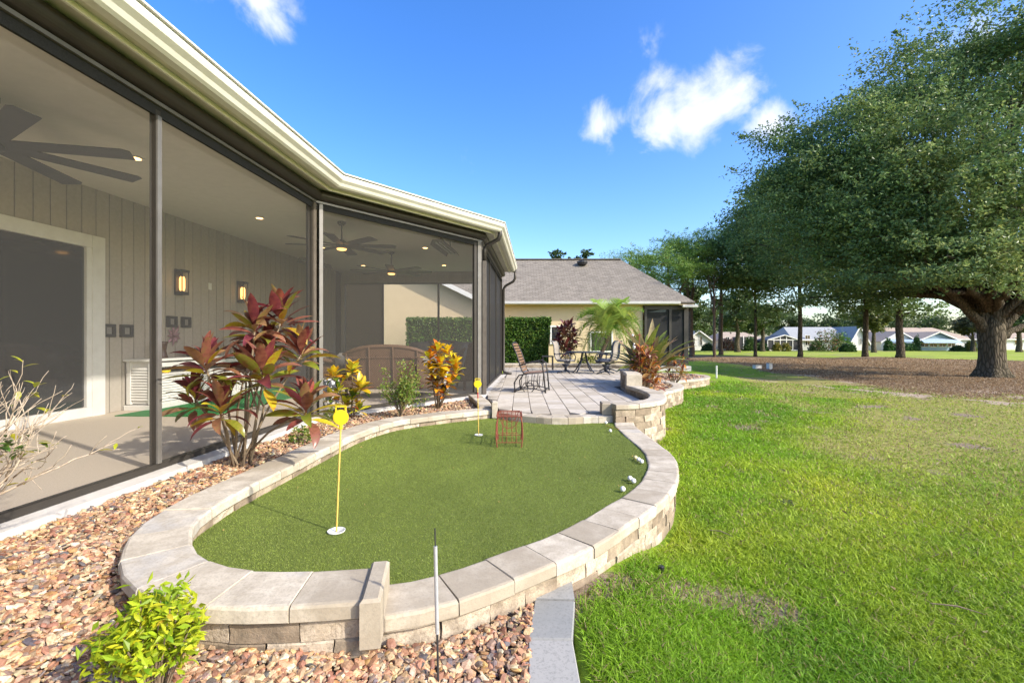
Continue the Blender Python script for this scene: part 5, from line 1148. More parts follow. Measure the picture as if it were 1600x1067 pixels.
def tree(name, label, base, height, crown, blobs, per, leafL, leafW, palette, trunk_r, bark='bark', limbs=12, fork=.35, mat='leaf', lean=(0, 0), flat=.7, flare=1.5, group='trees beyond the lawn', custom=None, shell=.5, droop=.1, cat='tree'):
    base = Vector(base); t_ = thing(name, label, cat, base, 0, group); mb = MB(); top = Vector((lean[0], lean[1], height * fork))
    full = Vector((lean[0] * 1.5, lean[1] * 1.5, height * .82))
    if custom: custom(mb)
    else:
        hs_ = [0, .03, .08, .2, .45, .7, 1]; pts = [Vector((full.x * u_ + (random.gauss(0, .06) if 0 < u_ < 1 else 0) * trunk_r * 3, full.y * u_, full.z * u_ - (.15 if u_ == 0 else 0))) for u_ in hs_]
        mb.tube(pts, [trunk_r * f_ for f_ in (flare, flare * .8, 1.05, .95, .78, .5, .12)], 12)
    bl = list(blobs); random.shuffle(bl)
    for c_, r_ in bl[:limbs]:
        e = Vector(c_) - base; s_ = full * random.uniform(max(fork * .9, .3), .95) if not custom else Vector((0, 0, height * .18)) + Vector((e.x, e.y, 0)) * .1 + Vector((0, 0, random.uniform(0, .12) * height))
        if s_.z > e.z + .3 and not custom: s_ = full * max(.2, min(.9, (e.z - .5) / max(full.z, .1)))
        bough(mb, s_, e, trunk_r * random.uniform(.22, .38), trunk_r * .05, .03)
    mb.build('trunk', M[bark], t_, sm=True)
    P_ = blob_leaves([(tuple(Vector(c_) - base), r_) for c_, r_ in blobs], per, flat, shell); n_ = len(P_)
    sc_ = 1.0 if leafL < .2 else .6
    g_ = .5 * (vnoise(P_[:, 0] * sc_ + 3, P_[:, 2] * 1.3 * sc_, 41) + vnoise(P_[:, 1] * sc_ + 9, P_[:, 2] * 1.3 * sc_ + 5, 42)) + .12 * (vnoise(P_[:, 0] * 3 * sc_, P_[:, 1] * 3 * sc_, 43) - .5)
    k_ = rng.random(n_) < .12 + .88 * smooth(.30, .50, g_); P_, g_ = P_[k_], g_[k_]; n_ = len(P_)     # clumps with gaps between them
    pal = np.array(palette); hue = fbm(P_[:, 0] * .5 + P_[:, 2] * .4, P_[:, 1] * .5, 17)[:, None]
    cl_ = pal[rng.integers(0, len(pal), n_)] * rng.uniform(.7, 1.3, (n_, 1)) * (.55 + .95 * hue) * np.concatenate([.75 + .55 * hue, np.ones((n_, 1)), np.ones((n_, 1))], 1)
    me = leaf_cards('crown', P_, leafL * rng.uniform(.7, 1.3, n_), leafW * rng.uniform(.7, 1.3, n_), cl_, M[mat], droop)
    obj('crown', me, t_); return t_
OAKPAL = [(.115, .195, .065), (.145, .23, .07), (.175, .26, .08), (.25, .32, .10), (.12, .20, .08)]
ob = Vector((OAK.x, OAK.y, float(lawn_z(OAK.x, OAK.y)) - .05))
def oak_trunk(mb):
    # buttressed bole that divides low into heavy limbs
    n_ = 26; lev = [(-.1, .95), (.05, .82), (.25, .70), (.6, .56), (1.1, .51), (1.7, .50), (2.2, .53), (2.7, .48), (3.2, .32)]; vs_ = []; fs_ = []
    ph = [random.uniform(0, 6.28) for _ in range(4)]
    for li, (z_, r_) in enumerate(lev):
        for k in range(n_):
            a = 2 * math.pi * k / n_; but = 1 + (.16 * max(0, .7 - z_) + .03) * math.sin(5 * a + ph[0]) + .035 * math.sin(9 * a + ph[1] + z_) + .02 * math.sin(14 * a + ph[2] - 2 * z_); vs_.append((r_ * but * math.cos(a) * 1.02, r_ * but * math.sin(a), z_))
    for l in range(len(lev) - 1):
        for k in range(n_): fs_.append((l * n_ + k, l * n_ + (k + 1) % n_, (l + 1) * n_ + (k + 1) % n_, (l + 1) * n_ + k))
    fs_.append(tuple((len(lev) - 1) * n_ + k for k in range(n_))); mb.add(vs_, fs_)
    q = lambda px_, py_, y=0.0: Vector(((px_ - 1549) / F * 23.7, y, CAMZ - (py_ - 531) / F * 23.7 - ob.z))
    for pts, r0, r1 in (([q(1545, 522), q(1527, 503, -.1), q(1505, 488, -.3), q(1476, 468, -.6), q(1452, 450, -1.0), q(1400, 415, -1.8), q(1340, 385, -2.6)], .28, .08),
                        ([q(1548, 512), q(1535, 485, .2), q(1515, 462, .5), q(1490, 446, .9), q(1460, 430, 1.3), q(1420, 380, 2)], .32, .08),
                        ([q(1553, 510), q(1550, 470, -.3), q(1543, 430, -.6), q(1525, 385, -1), q(1510, 320, -1.6), q(1500, 240, -2)], .40, .09),
                        ([q(1556, 510), q(1566, 480, .3), q(1572, 440, .6), q(1580, 380, .9), q(1590, 280, 1.2), q(1595, 190, 1.4)], .36, .09),
                        ([q(1560, 515), q(1578, 492, -.2), q(1592, 470, -.5), q(1620, 420, -.9), q(1660, 360, -1.3)], .28, .08),
                        ([q(1562, 528), q(1585, 517, .1), q(1612, 506, .2), q(1650, 485, .3), q(1700, 460, .2)], .20, .07),
                        ([q(1552, 505), q(1556, 470, 1.0), q(1552, 440, 1.9), q(1530, 400, 3.2), q(1515, 330, 4)], .28, .08),
                        ([q(1552, 505), q(1560, 470, -.9), q(1556, 440, -1.8), q(1545, 410, -3.0), q(1530, 340, -4.4)], .26, .08)):
        m_ = len(pts); fine = []
        for i in range(m_ - 1):
            for k in range(3): fine.append(pts[i].lerp(pts[i + 1], k / 3) + Vector((random.gauss(0, .03), random.gauss(0, .03), random.gauss(0, .03))))
        fine.append(pts[-1]); mb.tube(fine, [r0 + (r1 - r0) * (k / (len(fine) - 1)) ** .8 for k in range(len(fine))], 10)
KT = 23.4 / 19.2
def far_pt(p): return (p[0] * KT, p[1] * KT, CAMZ + (p[2] - CAMZ) * KT)
oc = (21.4, 20.6, 8.3)
oblobs = crown_blobs(oc, 9.2, 7.8, 6.7, 120, (.7, 1.9), -.55, .3)
oblobs = [b_ for b_ in oblobs if b_[0][2] > 3.3 + .05 * abs(b_[0][0] - 20)]
for px_, py_, y_, r_ in ((1330, 400, 18, 1.3), (1375, 430, 18.5, 1.1), (1410, 395, 17, 1.4), (1460, 400, 16.5, 1.3), (1300, 350, 18.5, 1.5), (1270, 300, 19, 1.4), (1500, 385, 16, 1.2), (1560, 400, 17, 1.2), (1250, 240, 20, 1.5), (1590, 420, 18, 1.0), (1215, 215, 20.5, 1.3), (1240, 290, 19.5, 1.5), (1215, 330, 19.5, 1.4), (1250, 360, 19, 1.4), (1285, 400, 18.5, 1.3), (1330, 330, 17.5, 1.6), (1370, 370, 17, 1.5), (1200, 280, 20, 1.3), (1290, 250, 18.5, 1.6), (1340, 250, 18, 1.6), (1390, 300, 17, 1.6), (1440, 340, 16.5, 1.5), (1500, 300, 16, 1.6), (1560, 330, 16, 1.5), (1450, 240, 17, 1.7), (1540, 230, 16.5, 1.7), (1590, 260, 16.5, 1.6), (1400, 200, 18, 1.7), (1490, 160, 18, 1.7), (1580, 150, 17.5, 1.7), (1530, 90, 19, 1.6), (1590, 60, 19, 1.6), (1440, 110, 19.5, 1.5), (1350, 170, 19, 1.5), (1290, 440, 20, 1.0), (1340, 455, 20, .9), (1240, 430, 22, 1.1), (1200, 415, 24, 1.2), (1390, 452, 20, .9), (1265, 465, 22, .8), (1315, 475, 21, .7), (1430, 445, 19, .8), (1450, 425, 15.5, .9), (1500, 430, 15.5, .8), (1545, 425, 15.5, .8), (1590, 440, 15.5, .9), (1480, 400, 15, 1.1), (1570, 385, 15, 1.2), (1525, 395, 15, 1.0), (1180, 380, 24, 1.4), (1160, 340, 25, 1.4), (1215, 395, 23, 1.3), (1365, 425, 17, 1.0), (1310, 420, 18, 1.1), (1430, 430, 21, 1.2), (1350, 440, 21, 1.1)):
    p = AT(px_, py_, y_); oblobs.append((tuple(p), r_))
oblobs = [(far_pt(p), r_ * KT) for p, r_ in oblobs]
tree('oak_tree', 'huge spreading oak with a thick forked trunk on the brown bed', ob, 18, None, oblobs, 500, .18, .09, OAKPAL, .7, 'bark', 60, custom=oak_trunk, group=None, shell=.2, flat=.5)
TP = [(.12, .20, .06), (.155, .24, .065), (.20, .28, .08), (.13, .21, .07)]
specs = [(0, 'thin-trunked oak, leftmost of the row at the fairway edge', (1168, 405), (60, 80), 50, .15, 17),
         (1, 'straight-trunked oak left of the pale house, in the row at the fairway edge', (1222, 365), (108, 125), 120, .21, 20),
         (2, 'oak with a plain grey trunk right of the pale house', (1335, 350), (95, 130), 90, .25, 20),
         (3, 'stout-trunked oak just left of the blue house', (1412, 380), (85, 110), 70, .31, 18)]
for i, lab, cp_, rp_, nb, tr_, hh_ in specs:
    tx, ty = TRUNKS[i]; cc_ = AT(*cp_, ty); rx_, rz_ = rp_[0] / F * ty, rp_[1] / F * ty
    bl = crown_blobs(tuple(cc_), rx_ * .88, rx_ * .8, rz_ * .88, nb, (1.2, 2.3), -.9, .25); bl = [q for q in bl if q[0][2] > 3.6]
    for k in range(6): bl.append(((tx + random.uniform(-3.5, 3.5), ty + random.uniform(-3, 1), random.uniform(3.8, 5.2)), random.uniform(.9, 1.4)))
    tree('oak_tree', lab, (tx, ty, float(lawn_z(tx, ty)) - .05), hh_, None, bl, 150, .30, .15, TP, tr_, 'bark', 20, .3, flare=1.45, shell=.25, flat=.55)
PP = [(.13, .25, .04), (.19, .32, .05), (.24, .36, .065), (.15, .25, .055)]
def pine(label, tx, ty, h_, tr_, c_, rr_, nb, name='pine_tree', low=-.6, per=210):
    bl = crown_blobs(c_, *rr_, nb, (.8, 1.45), low, .3); tree(name, label, (tx, ty, float(lawn_z(tx, ty)) - .05), h_, None, bl, per, .42, .055, PP, tr_, 'pinebark', 14, .4, mat='needle', flat=.55, flare=1.25, shell=.2, droop=-.2)
pine('thin pine trunk left of a pair in front of the fairway', *TRUNKS[4], 12, .15, (TRUNKS[4][0], TRUNKS[4][1], 9.0), (2.4, 2.4, 2.6), 16)
pine('tall pine, right trunk of a pair in front of the fairway', *TRUNKS[5], 15, .26, (TRUNKS[5][0], TRUNKS[5][1], 10.2), (5.6, 5.0, 5.0), 50)
pine('rounded bright green pine behind the corner of the brown roof', 16.5, 48, 14, .3, (16.3, 48, 8.4), (4.2, 4, 3.4), 44)
pine('darker pine behind the brown roof, left of the rounded one', 15.0, 58, 15, .3, (14.6, 58, 9.5), (3.0, 3, 3.0), 20, per=120)
pine('pine between the rounded pine and the tall oaks', 20.5, 52, 14, .3, (20.0, 52, 9.3), (4.2, 4, 4.0), 34)
BT = [(.06, .105, .03), (.085, .135, .04), (.11, .155, .05)]
def bgtree(label, px_, y_, top, wd, low=.9, seedcol=None, h0=None):
    x_ = fx(px_, y_); zt = fzz(top, y_); w_ = wd / F * y_ / 2; c_ = (x_, y_, (zt + 1.4) / 2 + .6); bl = crown_blobs(c_, w_, w_ * .8, (zt - 1.2) / 2, 26, (w_ * .22, w_ * .42), -.8, .25)
    tree('background_tree', label, (x_, y_, FZ), zt, None, bl, 150 / max(w_ * .3, .5), .5, .26, seedcol or BT, .16 * max(w_, 1) ** .5 + .08, 'bark', 8, .3, shell=.3, group='trees beyond the fairway')
bgtree('spreading tree in front of the far white house', 1081, 70, 452, 66); bgtree('rounded tree before the far tan-roofed house', 1152, 72, 462, 74); bgtree('pale green tree left of the gabled screen room', 1192, 76, 478, 58)
bgtree('low tree behind the grey roof', 1290, 100, 502, 70); bgtree('tree behind the right end of the grey roof', 1345, 98, 488, 60, seedcol=[(.11, .14, .05), (.15, .17, .06)]); bgtree('yellowish tree between the pale house and the blue house', 1365, 70, 478, 46, seedcol=[(.13, .16, .04), (.17, .19, .05), (.10, .13, .04)])
bgtree('tree behind the blue house roof', 1425, 104, 492, 90); bgtree('olive tree right of the blue house', 1520, 76, 500, 46, seedcol=[(.12, .12, .04), (.10, .11, .045), (.15, .13, .06)]); bgtree('tree behind the oak trunk at the right', 1560, 100, 480, 90); bgtree('green tree at the right edge behind the oak', 1592, 72, 470, 60)
bgtree('treetop above the brown roof ridge, left of two', 866, 62, 401, 60); bgtree('treetop above the brown roof ridge, right of two', 915, 64, 400, 66); bgtree('tree left of the pines behind the roof corner', 1000, 66, 388, 40)
bgtree('dense tree behind the far white house', 1110, 104, 486, 80); bgtree('dense tree behind the far tan-roofed house', 1170, 108, 482, 90); bgtree('dense tree behind the screen room', 1230, 110, 496, 70)
def bush(name, label, c_, rx, ry, rz, n_, L_, W_, pal, cat='shrub', flat=False, group=None):
    t_ = thing(name, label, cat, (c_[0], c_[1], c_[2]), 0, group); d = unit(rng.normal(size=(n_, 3))); d[:, 2] = np.abs(d[:, 2]) * 1.0; r_ = (.55 + .45 * rng.random((n_, 1)) ** .5) * (1 + .1 * rng.normal(size=(n_, 1)))
    P_ = d * r_ * np.array([[rx, ry, rz]]); pal = np.array(pal); cl_ = pal[rng.integers(0, len(pal), n_)] * rng.uniform(.7, 1.3, (n_, 1)); obj('foliage', leaf_cards('foliage', P_, L_ * rng.uniform(.7, 1.3, n_), W_ * rng.uniform(.7, 1.3, n_), cl_, M['shrub']), t_)
    mb = MB()
    for k in range(6): a = random.uniform(0, 6.28); mb.tube([(0, 0, -.02), (rx * .4 * math.cos(a), ry * .4 * math.sin(a), rz * .6)], [.02 * max(rz, .5), .008], 6)
    mb.build('stem', M['stem'], t_); return t_
for lab, px_, y_, w_, h_, pal in (('pinkish flowering bush before the grey-roofed house', 1293, 78, 5.4, 3.6, [(.16, .18, .05), (.30, .15, .09), (.12, .18, .05), (.10, .15, .04)]), ('green bush right of the flowering bush', 1316, 78, 3.6, 3.0, [(.08, .17, .03), (.11, .21, .04)]), ('low green bush left of the flowering bush', 1276, 78.5, 2.6, 1.6, [(.10, .17, .04), (.13, .2, .05)]),
        ('clipped round hedge bush, left of two on the fairway', 1321, 73, 1.7, 1.2, [(.05, .11, .025)]), ('clipped round hedge bush, right of two on the fairway', 1329, 73, 1.6, 1.2, [(.055, .12, .03)]), ('tall clipped bush left of the blue awning', 1388, 79, 1.4, 2.0, [(.05, .12, .025)]), ('long clipped hedge below the pale house windows', 1413, 79.5, 4.6, 1.3, [(.05, .12, .025), (.065, .14, .03)]), ('upright bush at the left corner of the blue house', 1432, 79, 1.2, 2.5, [(.05, .11, .03)]),
        ('yellow bush before the screen room, left of two', 1214, 78, 1.5, 1.4, [(.30, .24, .04), (.16, .18, .04)]), ('yellow bush before the screen room, right of two', 1228, 78, 1.5, 1.3, [(.30, .25, .05), (.16, .18, .04)]), ('red-leaved bush beside the thin pine trunk', 1138, 80, 3.6, 2.2, [(.22, .08, .06), (.14, .10, .05)]), ('dark bush beside the far white house', 1106, 80, 2.2, 1.3, [(.04, .08, .025)]),
        ('low dark bush right of the blue house', 1496, 77, 2.0, .9, [(.05, .10, .03)]), ('yellow-green bush right of the blue house', 1516, 77, 1.8, 1.6, [(.22, .24, .05), (.14, .18, .05)]), ('small dark bush before the screen room', 1190, 79, 2.2, 1.5, [(.04, .09, .025)]), ('leafy bush beside the tan-roofed porch', 1172, 79, 2.2, 2.4, [(.12, .2, .06), (.09, .16, .04)])):
    bush('background_shrub', lab, (fx(px_, y_), y_, FZ), w_ / 2, w_ / 2.4, h_, 900, .34, .2, pal, group='shrubs beyond the fairway')

# ------------------------------------------------------------------ hedge
t_ = thing('clipped_hedge', 'tall clipped green hedge at the far end of the patio', 'hedge', (-1.3, 19.6, 0)); x0, x1, y0, y1, zt = -4.45, 1.66, 19.1, 20.1, 2.02
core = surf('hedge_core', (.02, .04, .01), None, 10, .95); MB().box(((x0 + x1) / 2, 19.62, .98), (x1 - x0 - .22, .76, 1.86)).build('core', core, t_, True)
n_ = 17000; f_ = rng.random(n_); xx = rng.uniform(x0, x1, n_); yy = np.where(f_ < .62, y0 + .14 * rng.random(n_), rng.uniform(y0, y1, n_)); zz_ = np.where(f_ < .62, rng.uniform(.0, zt, n_), zt - .12 * rng.random(n_)); e = f_ > .88; xx[e] = np.where(rng.random(e.sum()) < .5, x0 + .1 * rng.random(e.sum()), x1 - .1 * rng.random(e.sum())); zz_[e] = rng.uniform(0, zt, e.sum())
xx += (xx > x1 - .3) * (zz_ / zt - 1) * .22; zz_ += .03 * rng.normal(size=n_) + .10 * (fbm(xx * 1.7, yy, 6) - .47) * (zz_ > 1.7); yy += .03 * rng.normal(size=n_) - .16 * (fbm(xx * 2.2, zz_ * 2.2, 12) - .47) * (yy < 19.4)
pal = np.array([(.05, .115, .018), (.08, .165, .022), (.12, .21, .03), (.19, .25, .04)]); cl_ = pal[rng.choice(4, n_, p=[.35, .35, .2, .1])] * rng.uniform(.75, 1.3, (n_, 1))
obj('foliage', leaf_cards('foliage', np.stack([xx + 1.3, yy - 19.6, zz_], -1), .10 * rng.uniform(.7, 1.3, n_), .062, cl_, M['shrub']), t_)

# ------------------------------------------------------------------ broad-leaved plants: every leaf a part
def leaf_mesh(name, L_, W_, droop, fold, mat, n_=7, tip=1.0, twist=0.0, petiole=.1):
    """a blade along +x that arches over, folded along its midrib"""
    vs_ = []; fs_ = []; ang_ = 0.0; p = Vector((0, 0, 0)); st = L_ / n_
    for k in range(n_ + 1):
        u_ = k / n_; v_ = max(0, (u_ - petiole) / (1 - petiole)); w_ = max(.012 * W_ if k < n_ else 0.0, W_ / 2 * (math.sin(math.pi * min(1, v_ ** .8)) ** .8 if 0 < v_ < 1 else 0)) + (.06 * W_ if u_ <= petiole else 0)
        tw = twist * u_; c_, s_ = math.cos(tw), math.sin(tw); fo = fold * w_
        up = Vector((math.sin(ang_) * 1.0, 0, math.cos(ang_)))
        for sg in (-1, 0, 1):
            y_ = sg * w_; z_ = fo if sg else 0; vs_.append(p + Vector((0, y_ * c_ - z_ * s_, 0)) + up * (y_ * s_ + z_ * c_))
        p = p + Vector((math.cos(ang_), 0, -math.sin(ang_))) * st; ang_ += droop / n_ * (1 + u_)
    for k in range(n_):
        for j in (0, 1): fs_.append((k * 3 + j, k * 3 + j + 1, k * 3 + j + 4, k * 3 + j + 3))
    me = bpy.data.meshes.new(name); me.from_pydata([tuple(v) for v in vs_], [], fs_); me.materials.append(mat); me.polygons.foreach_set('use_smooth', [True] * len(me.polygons)); me.update(); return me
def put_leaf(me, parent, p, az, el, roll=0.0, sc=1.0, name='leaf'):
    o = bpy.data.objects.new(name, me); COL.objects.link(o); o.parent = parent
    Mx = Matrix.Translation(p) @ Matrix.Rotation(az, 4, 'Z') @ Matrix.Rotation(-el, 4, 'Y') @ Matrix.Rotation(roll, 4, 'X') @ Matrix.Scale(sc, 4); o.matrix_basis = Mx; return o
TI = {'wine': leafmat('ti_wine_leaf', [(.10, .022, .025), (.20, .045, .042), (.27, .10, .07)], .28, .25, .25, spec=.5), 'pink': leafmat('ti_pink_leaf', [(.28, .035, .05), (.34, .06, .06), (.25, .08, .05)], .35, .35, .2, spec=.5), 'bronze': leafmat('ti_bronze_leaf', [(.16, .08, .035), (.30, .14, .075), (.22, .18, .05)], .28, .25, .22, spec=.5),
      'olive': leafmat('ti_olive_leaf', [(.14, .17, .02), (.24, .25, .03), (.24, .08, .035)], .3, .3, .2, spec=.5), 'yellow': leafmat('ti_yellow_leaf', [(.40, .34, .02), (.55, .42, .03), (.45, .16, .03)], .4, .35, .15, spec=.4), 'orange': leafmat('ti_orange_leaf', [(.42, .12, .03), (.50, .22, .04), (.35, .06, .04)], .4, .35, .15, spec=.4)}
TIM = {c_: [leaf_mesh('ti_leaf', .41, .106, dr_, .28, m_, 8, petiole=.16, twist=tw) for dr_, tw in ((.2, .15), (.5, -.2), (.95, .3))] for c_, m_ in TI.items()}
def rosette(t_, p, n_, sc=1.0, axis=(0, 0), palette=('wine', 'bronze', 'pink', 'olive', 'yellow'), w_=(.40, .30, .05, .16, .09), lib=None, el0=86, el1=-14, stem=.16):
    lib = lib or TIM
    for k in range(n_):
        u_ = (k + .5) / n_; az = k * 2.39996 + random.uniform(-.3, .3); el = R(el0 + (el1 - el0) * u_ ** 1.25 + random.uniform(-9, 9))
        if u_ < .35: c_ = random.choices(palette[:3], (.55, .30, .15))[0] if len(palette) >= 3 else palette[0]
        elif u_ > .72: c_ = random.choices(palette, (w_[0] * .5, w_[1], w_[2] * .3, w_[3] * 2.2, w_[4] * 2.4) if len(w_) == 5 else w_)[0]
        else: c_ = random.choices(palette, w_)[0]
        q = Vector(p) + Vector((axis[0] * (1 - u_), axis[1] * (1 - u_), (1 - u_) * stem - stem * .6)); put_leaf(random.choice(lib[c_]), t_, q, az, el, random.uniform(-.5, .5), sc * random.uniform(.78, 1.12) * (.72 + .28 * min(1, u_ * 2.2)))
def cane(t_, pts, r0=.011, r1=.008): MB().tube(pts, [r0 + (r1 - r0) * k / (len(pts) - 1) for k in range(len(pts))], 8).build('stem', M['stem'], t_, sm=True)
tb_ = Vector((-2.50, 4.15, -.03)); t_ = thing('ti_plant', 'large red-leaved ti plant in the gravel before the porch screen', 'plant', tb_)
for px_, py_, y_, n_, sc in ((322, 575, 4.0, 31, .90), (345, 640, 3.95, 29, .85), (398, 515, 4.35, 31, .92), (440, 500, 4.5, 30, .92), (412, 588, 4.05, 32, .98), (470, 555, 4.5, 29, .90), (478, 640, 4.0, 32, .95), (418, 545, 4.6, 26, .85), (305, 625, 4.2, 24, .8), (385, 580, 4.4, 26, .85)):
    p = AT(px_, py_, y_) - tb_; rosette(t_, p, n_, sc)
    s_ = Vector((random.uniform(-.05, .09), random.uniform(-.07, .07), 0)); cane(t_, [s_, s_.lerp(p, .45) + Vector((0, 0, .06)), p.lerp(s_, .12) + Vector((0, 0, .01)), p])
# small companion stems
for k in range(4): s_ = Vector((random.uniform(-.1, .12), random.uniform(-.08, .08), 0)); cane(t_, [s_, s_ + Vector((random.uniform(-.15, .2), random.uniform(-.1, .1), .5)), s_ + Vector((random.uniform(-.2, .3), random.uniform(-.1, .1), .85))], .012, .007)
# crotons
CR = {'gold': leafmat('croton_gold_leaf', [(.55, .30, .01), (.72, .48, .02), (.62, .50, .03)], .3, .35, .12, spec=.5), 'lemon': leafmat('croton_lemon_leaf', [(.60, .50, .03), (.68, .58, .05), (.40, .44, .04)], .3, .35, .1, spec=.5), 'ember': leafmat('croton_ember_leaf', [(.45, .09, .015), (.62, .22, .02), (.70, .36, .02)], .3, .3, .15, spec=.5), 'green': leafmat('croton_green_leaf', [(.05, .12, .015), (.09, .18, .02), (.25, .28, .03)], .3, .3, .15, spec=.5), 'dark': leafmat('croton_dark_leaf', [(.05, .045, .012), (.12, .045, .015), (.07, .10, .015)], .35, .25, .2, spec=.45)}
CRM = {c_: [leaf_mesh('croton_leaf', .19, .078, dr_, .3, m_, 6, petiole=.12, twist=.1) for dr_ in (.2, .6)] for c_, m_ in CR.items()}
def croton(label, base, heads, cols, wts):
    t_ = thing('croton_plant', label, 'plant', base, 0, 'crotons along the porch')
    for (dx_, dy_, z_, n_, sc, bright) in heads:
        p = Vector((dx_, dy_, z_))
        n_ = int(n_ * 1.95)
        for k in range(n_):
            u_ = (k + .5) / n_; az = k * 2.39996 + random.uniform(-.3, .3); el = R(78 - 92 * u_ + random.uniform(-10, 10)); c_ = random.choices(cols, wts[0] if bright and u_ < .75 else wts[1])[0]
            put_leaf(random.choice(CRM[c_]), t_, p + Vector((0, 0, (1 - u_) * .07 - .05)), az, el, random.uniform(-.4, .4), sc * random.uniform(.8, 1.15))
        cane(t_, [(dx_ * .15, dy_ * .15, 0), (dx_ * .6, dy_ * .6, z_ * .5), p], .010, .006)
CC = ['gold', 'lemon', 'ember', 'green', 'dark']
b1 = G(549, 650, -.03)
croton('yellow and green croton left of the small green shrub', b1, [(-.28, .05, .60, 11, 1.0, 1), (-.02, .1, .66, 12, 1.05, 1), (.16, -.05, .42, 13, 1.15, 1), (-.18, -.05, .38, 9, .9, 0), (.02, 0, .26, 9, .9, 0), (-.12, .05, .14, 9, .95, 1), (.1, .02, .10, 8, .9, 0), (-.3, 0, .28, 7, .9, 0)], CC, ((.35, .45, .12, .05, .03), (.1, .35, .03, .42, .10)))
b2 = G(683, 637, -.03)
croton('orange and yellow croton near the angled porch corner', b2, [(.0, 0, .96, 11, 1.0, 1), (.16, .05, .90, 11, 1.0, 1), (-.12, 0, .82, 11, 1.0, 1), (.28, 0, .74, 11, 1.0, 1), (.06, -.1, .72, 12, 1.05, 1), (.30, .05, .58, 11, 1.0, 1), (.10, -.05, .54, 11, 1.05, 1), (-.10, -.02, .62, 10, .95, 1), (.20, -.05, .42, 10, .95, 1), (.0, .0, .36, 10, .9, 0), (.12, 0, .24, 9, .85, 0), (-.08, 0, .46, 8, .85, 0)], CC, ((.50, .24, .22, .02, .02), (.22, .18, .2, .15, .25)))
# the loose green shrub between them
bs = G(626, 650, -.03); t_ = thing('green_shrub', 'loose small-leaved green shrub between the two crotons', 'shrub', bs)
mb = MB(); tips = []
for k in range(34):
    a = random.uniform(0, 6.28); r_ = random.uniform(.05, .42); z_ = random.uniform(.3, .92) * (1 - .45 * (r_ / .45) ** 2); e = Vector((r_ * math.cos(a), r_ * math.sin(a), z_)); mb.tube([(0, 0, 0), tuple(e * .5 + Vector((0, 0, .05))), tuple(e)], [.007, .005, .002], 5); tips.append(e)
mb.build('branch', M['stem'], t_)
P_ = np.concatenate([np.array(e)[None] * (1 - (rng.random((62, 1)) ** 1.5) * .5) + rng.normal(0, .035, (62, 3)) for e in tips]); n_ = len(P_); pal = np.array([(.10, .19, .025), (.15, .25, .035), (.22, .29, .05), (.30, .30, .06)])
stuff(obj('foliage', leaf_cards('foliage', P_, .042, .018, pal[rng.integers(0, 4, n_)] * rng.uniform(.75, 1.25, (n_, 1)), M['shrub'], -.3), t_))
# low leaves at the foot of the ti plant
for lab, (px_, py_) in (('small green seedling at the foot of the ti plant', (470, 690)), ('small green tuft beside the porch footing behind the croton', (520, 655))):
    p = G(px_, py_, -.03); bush('low_plant', lab, (p.x, p.y, -.03), .13, .12, .17, 170, .05, .02, [(.12, .2, .03), (.2, .24, .04)], 'plant')
# bare pale shrub at the left edge
bb = Vector((-2.93, 2.28, -.06)); t_ = thing('bare_shrub', 'nearly leafless pale-twigged shrub at the left edge before the porch', 'shrub', bb); mb = MB(); ends = []
def grow(p, d, L_, r_, lev):
    q = p
    n_ = 4; pts = [p]
    for k in range(n_):
        d = (d + Vector((random.gauss(0, .16), random.gauss(0, .12), random.gauss(0, .13)))).normalized(); q = q + d * L_ / n_; pts.append(q)
    mb.tube(pts, [r_ * (1 - .45 * k / n_) for k in range(n_ + 1)], 6)
    if lev == 0: ends.append((q, d)); return
    for k in range(random.choice((2, 3, 3))):
        dd = (d + Vector((random.gauss(.08, .42), random.gauss(.05, .4), random.gauss(.12, .38)))).normalized(); grow(pts[random.choice((2, 3, 4))], dd, L_ * random.uniform(.5, .8), r_ * .56, lev - 1)
for az, el, L_ in ((10, 66, .46), (25, 70, .46), (0, 62, .44), (45, 64, .46), (5, 76, .42), (60, 66, .42), (20, 58, .48), (-20, 66, .42), (35, 60, .48), (14, 64, .5)):
    a, e = R(az), R(el); grow(Vector((random.uniform(-.04, .04), random.uniform(-.04, .04), 0)), Vector((math.cos(a) * math.cos(e), math.sin(a) * math.cos(e), math.sin(e))), L_, .0115, 3)
mb.build('branches', M['twig'], t_, sm=True)
lf = [leaf_mesh('small_leaf', .07, .026, .4, .3, leafmat('fresh_yellow_leaf', [(.30, .32, .02), (.45, .42, .03), (.35, .38, .04)], .4, .35, .15), 5), leaf_mesh('small_leaf', .06, .026, .6, .3, leafmat('old_green_leaf', [(.06, .12, .02), (.10, .18, .03), (.08, .10, .03)], .4, .3, .2), 5)]
for q, d in random.sample(ends, min(44, len(ends))):
    for k in range(random.choice((1, 2, 3))): put_leaf(lf[0] if random.random() < .7 else lf[1], t_, q - d * random.uniform(0, .05), random.uniform(0, 6.28), random.uniform(-.3, .9), 0, random.uniform(.7, 1.1))
p = AT(6, 694, 2.25) - bb
for k in range(26): put_leaf(lf[1], t_, p + Vector((random.gauss(-.02, .05), random.gauss(0, .05), random.gauss(0, .02))), random.uniform(0, 6.28), random.uniform(-.5, .7), 0, random.uniform(.8, 1.2))
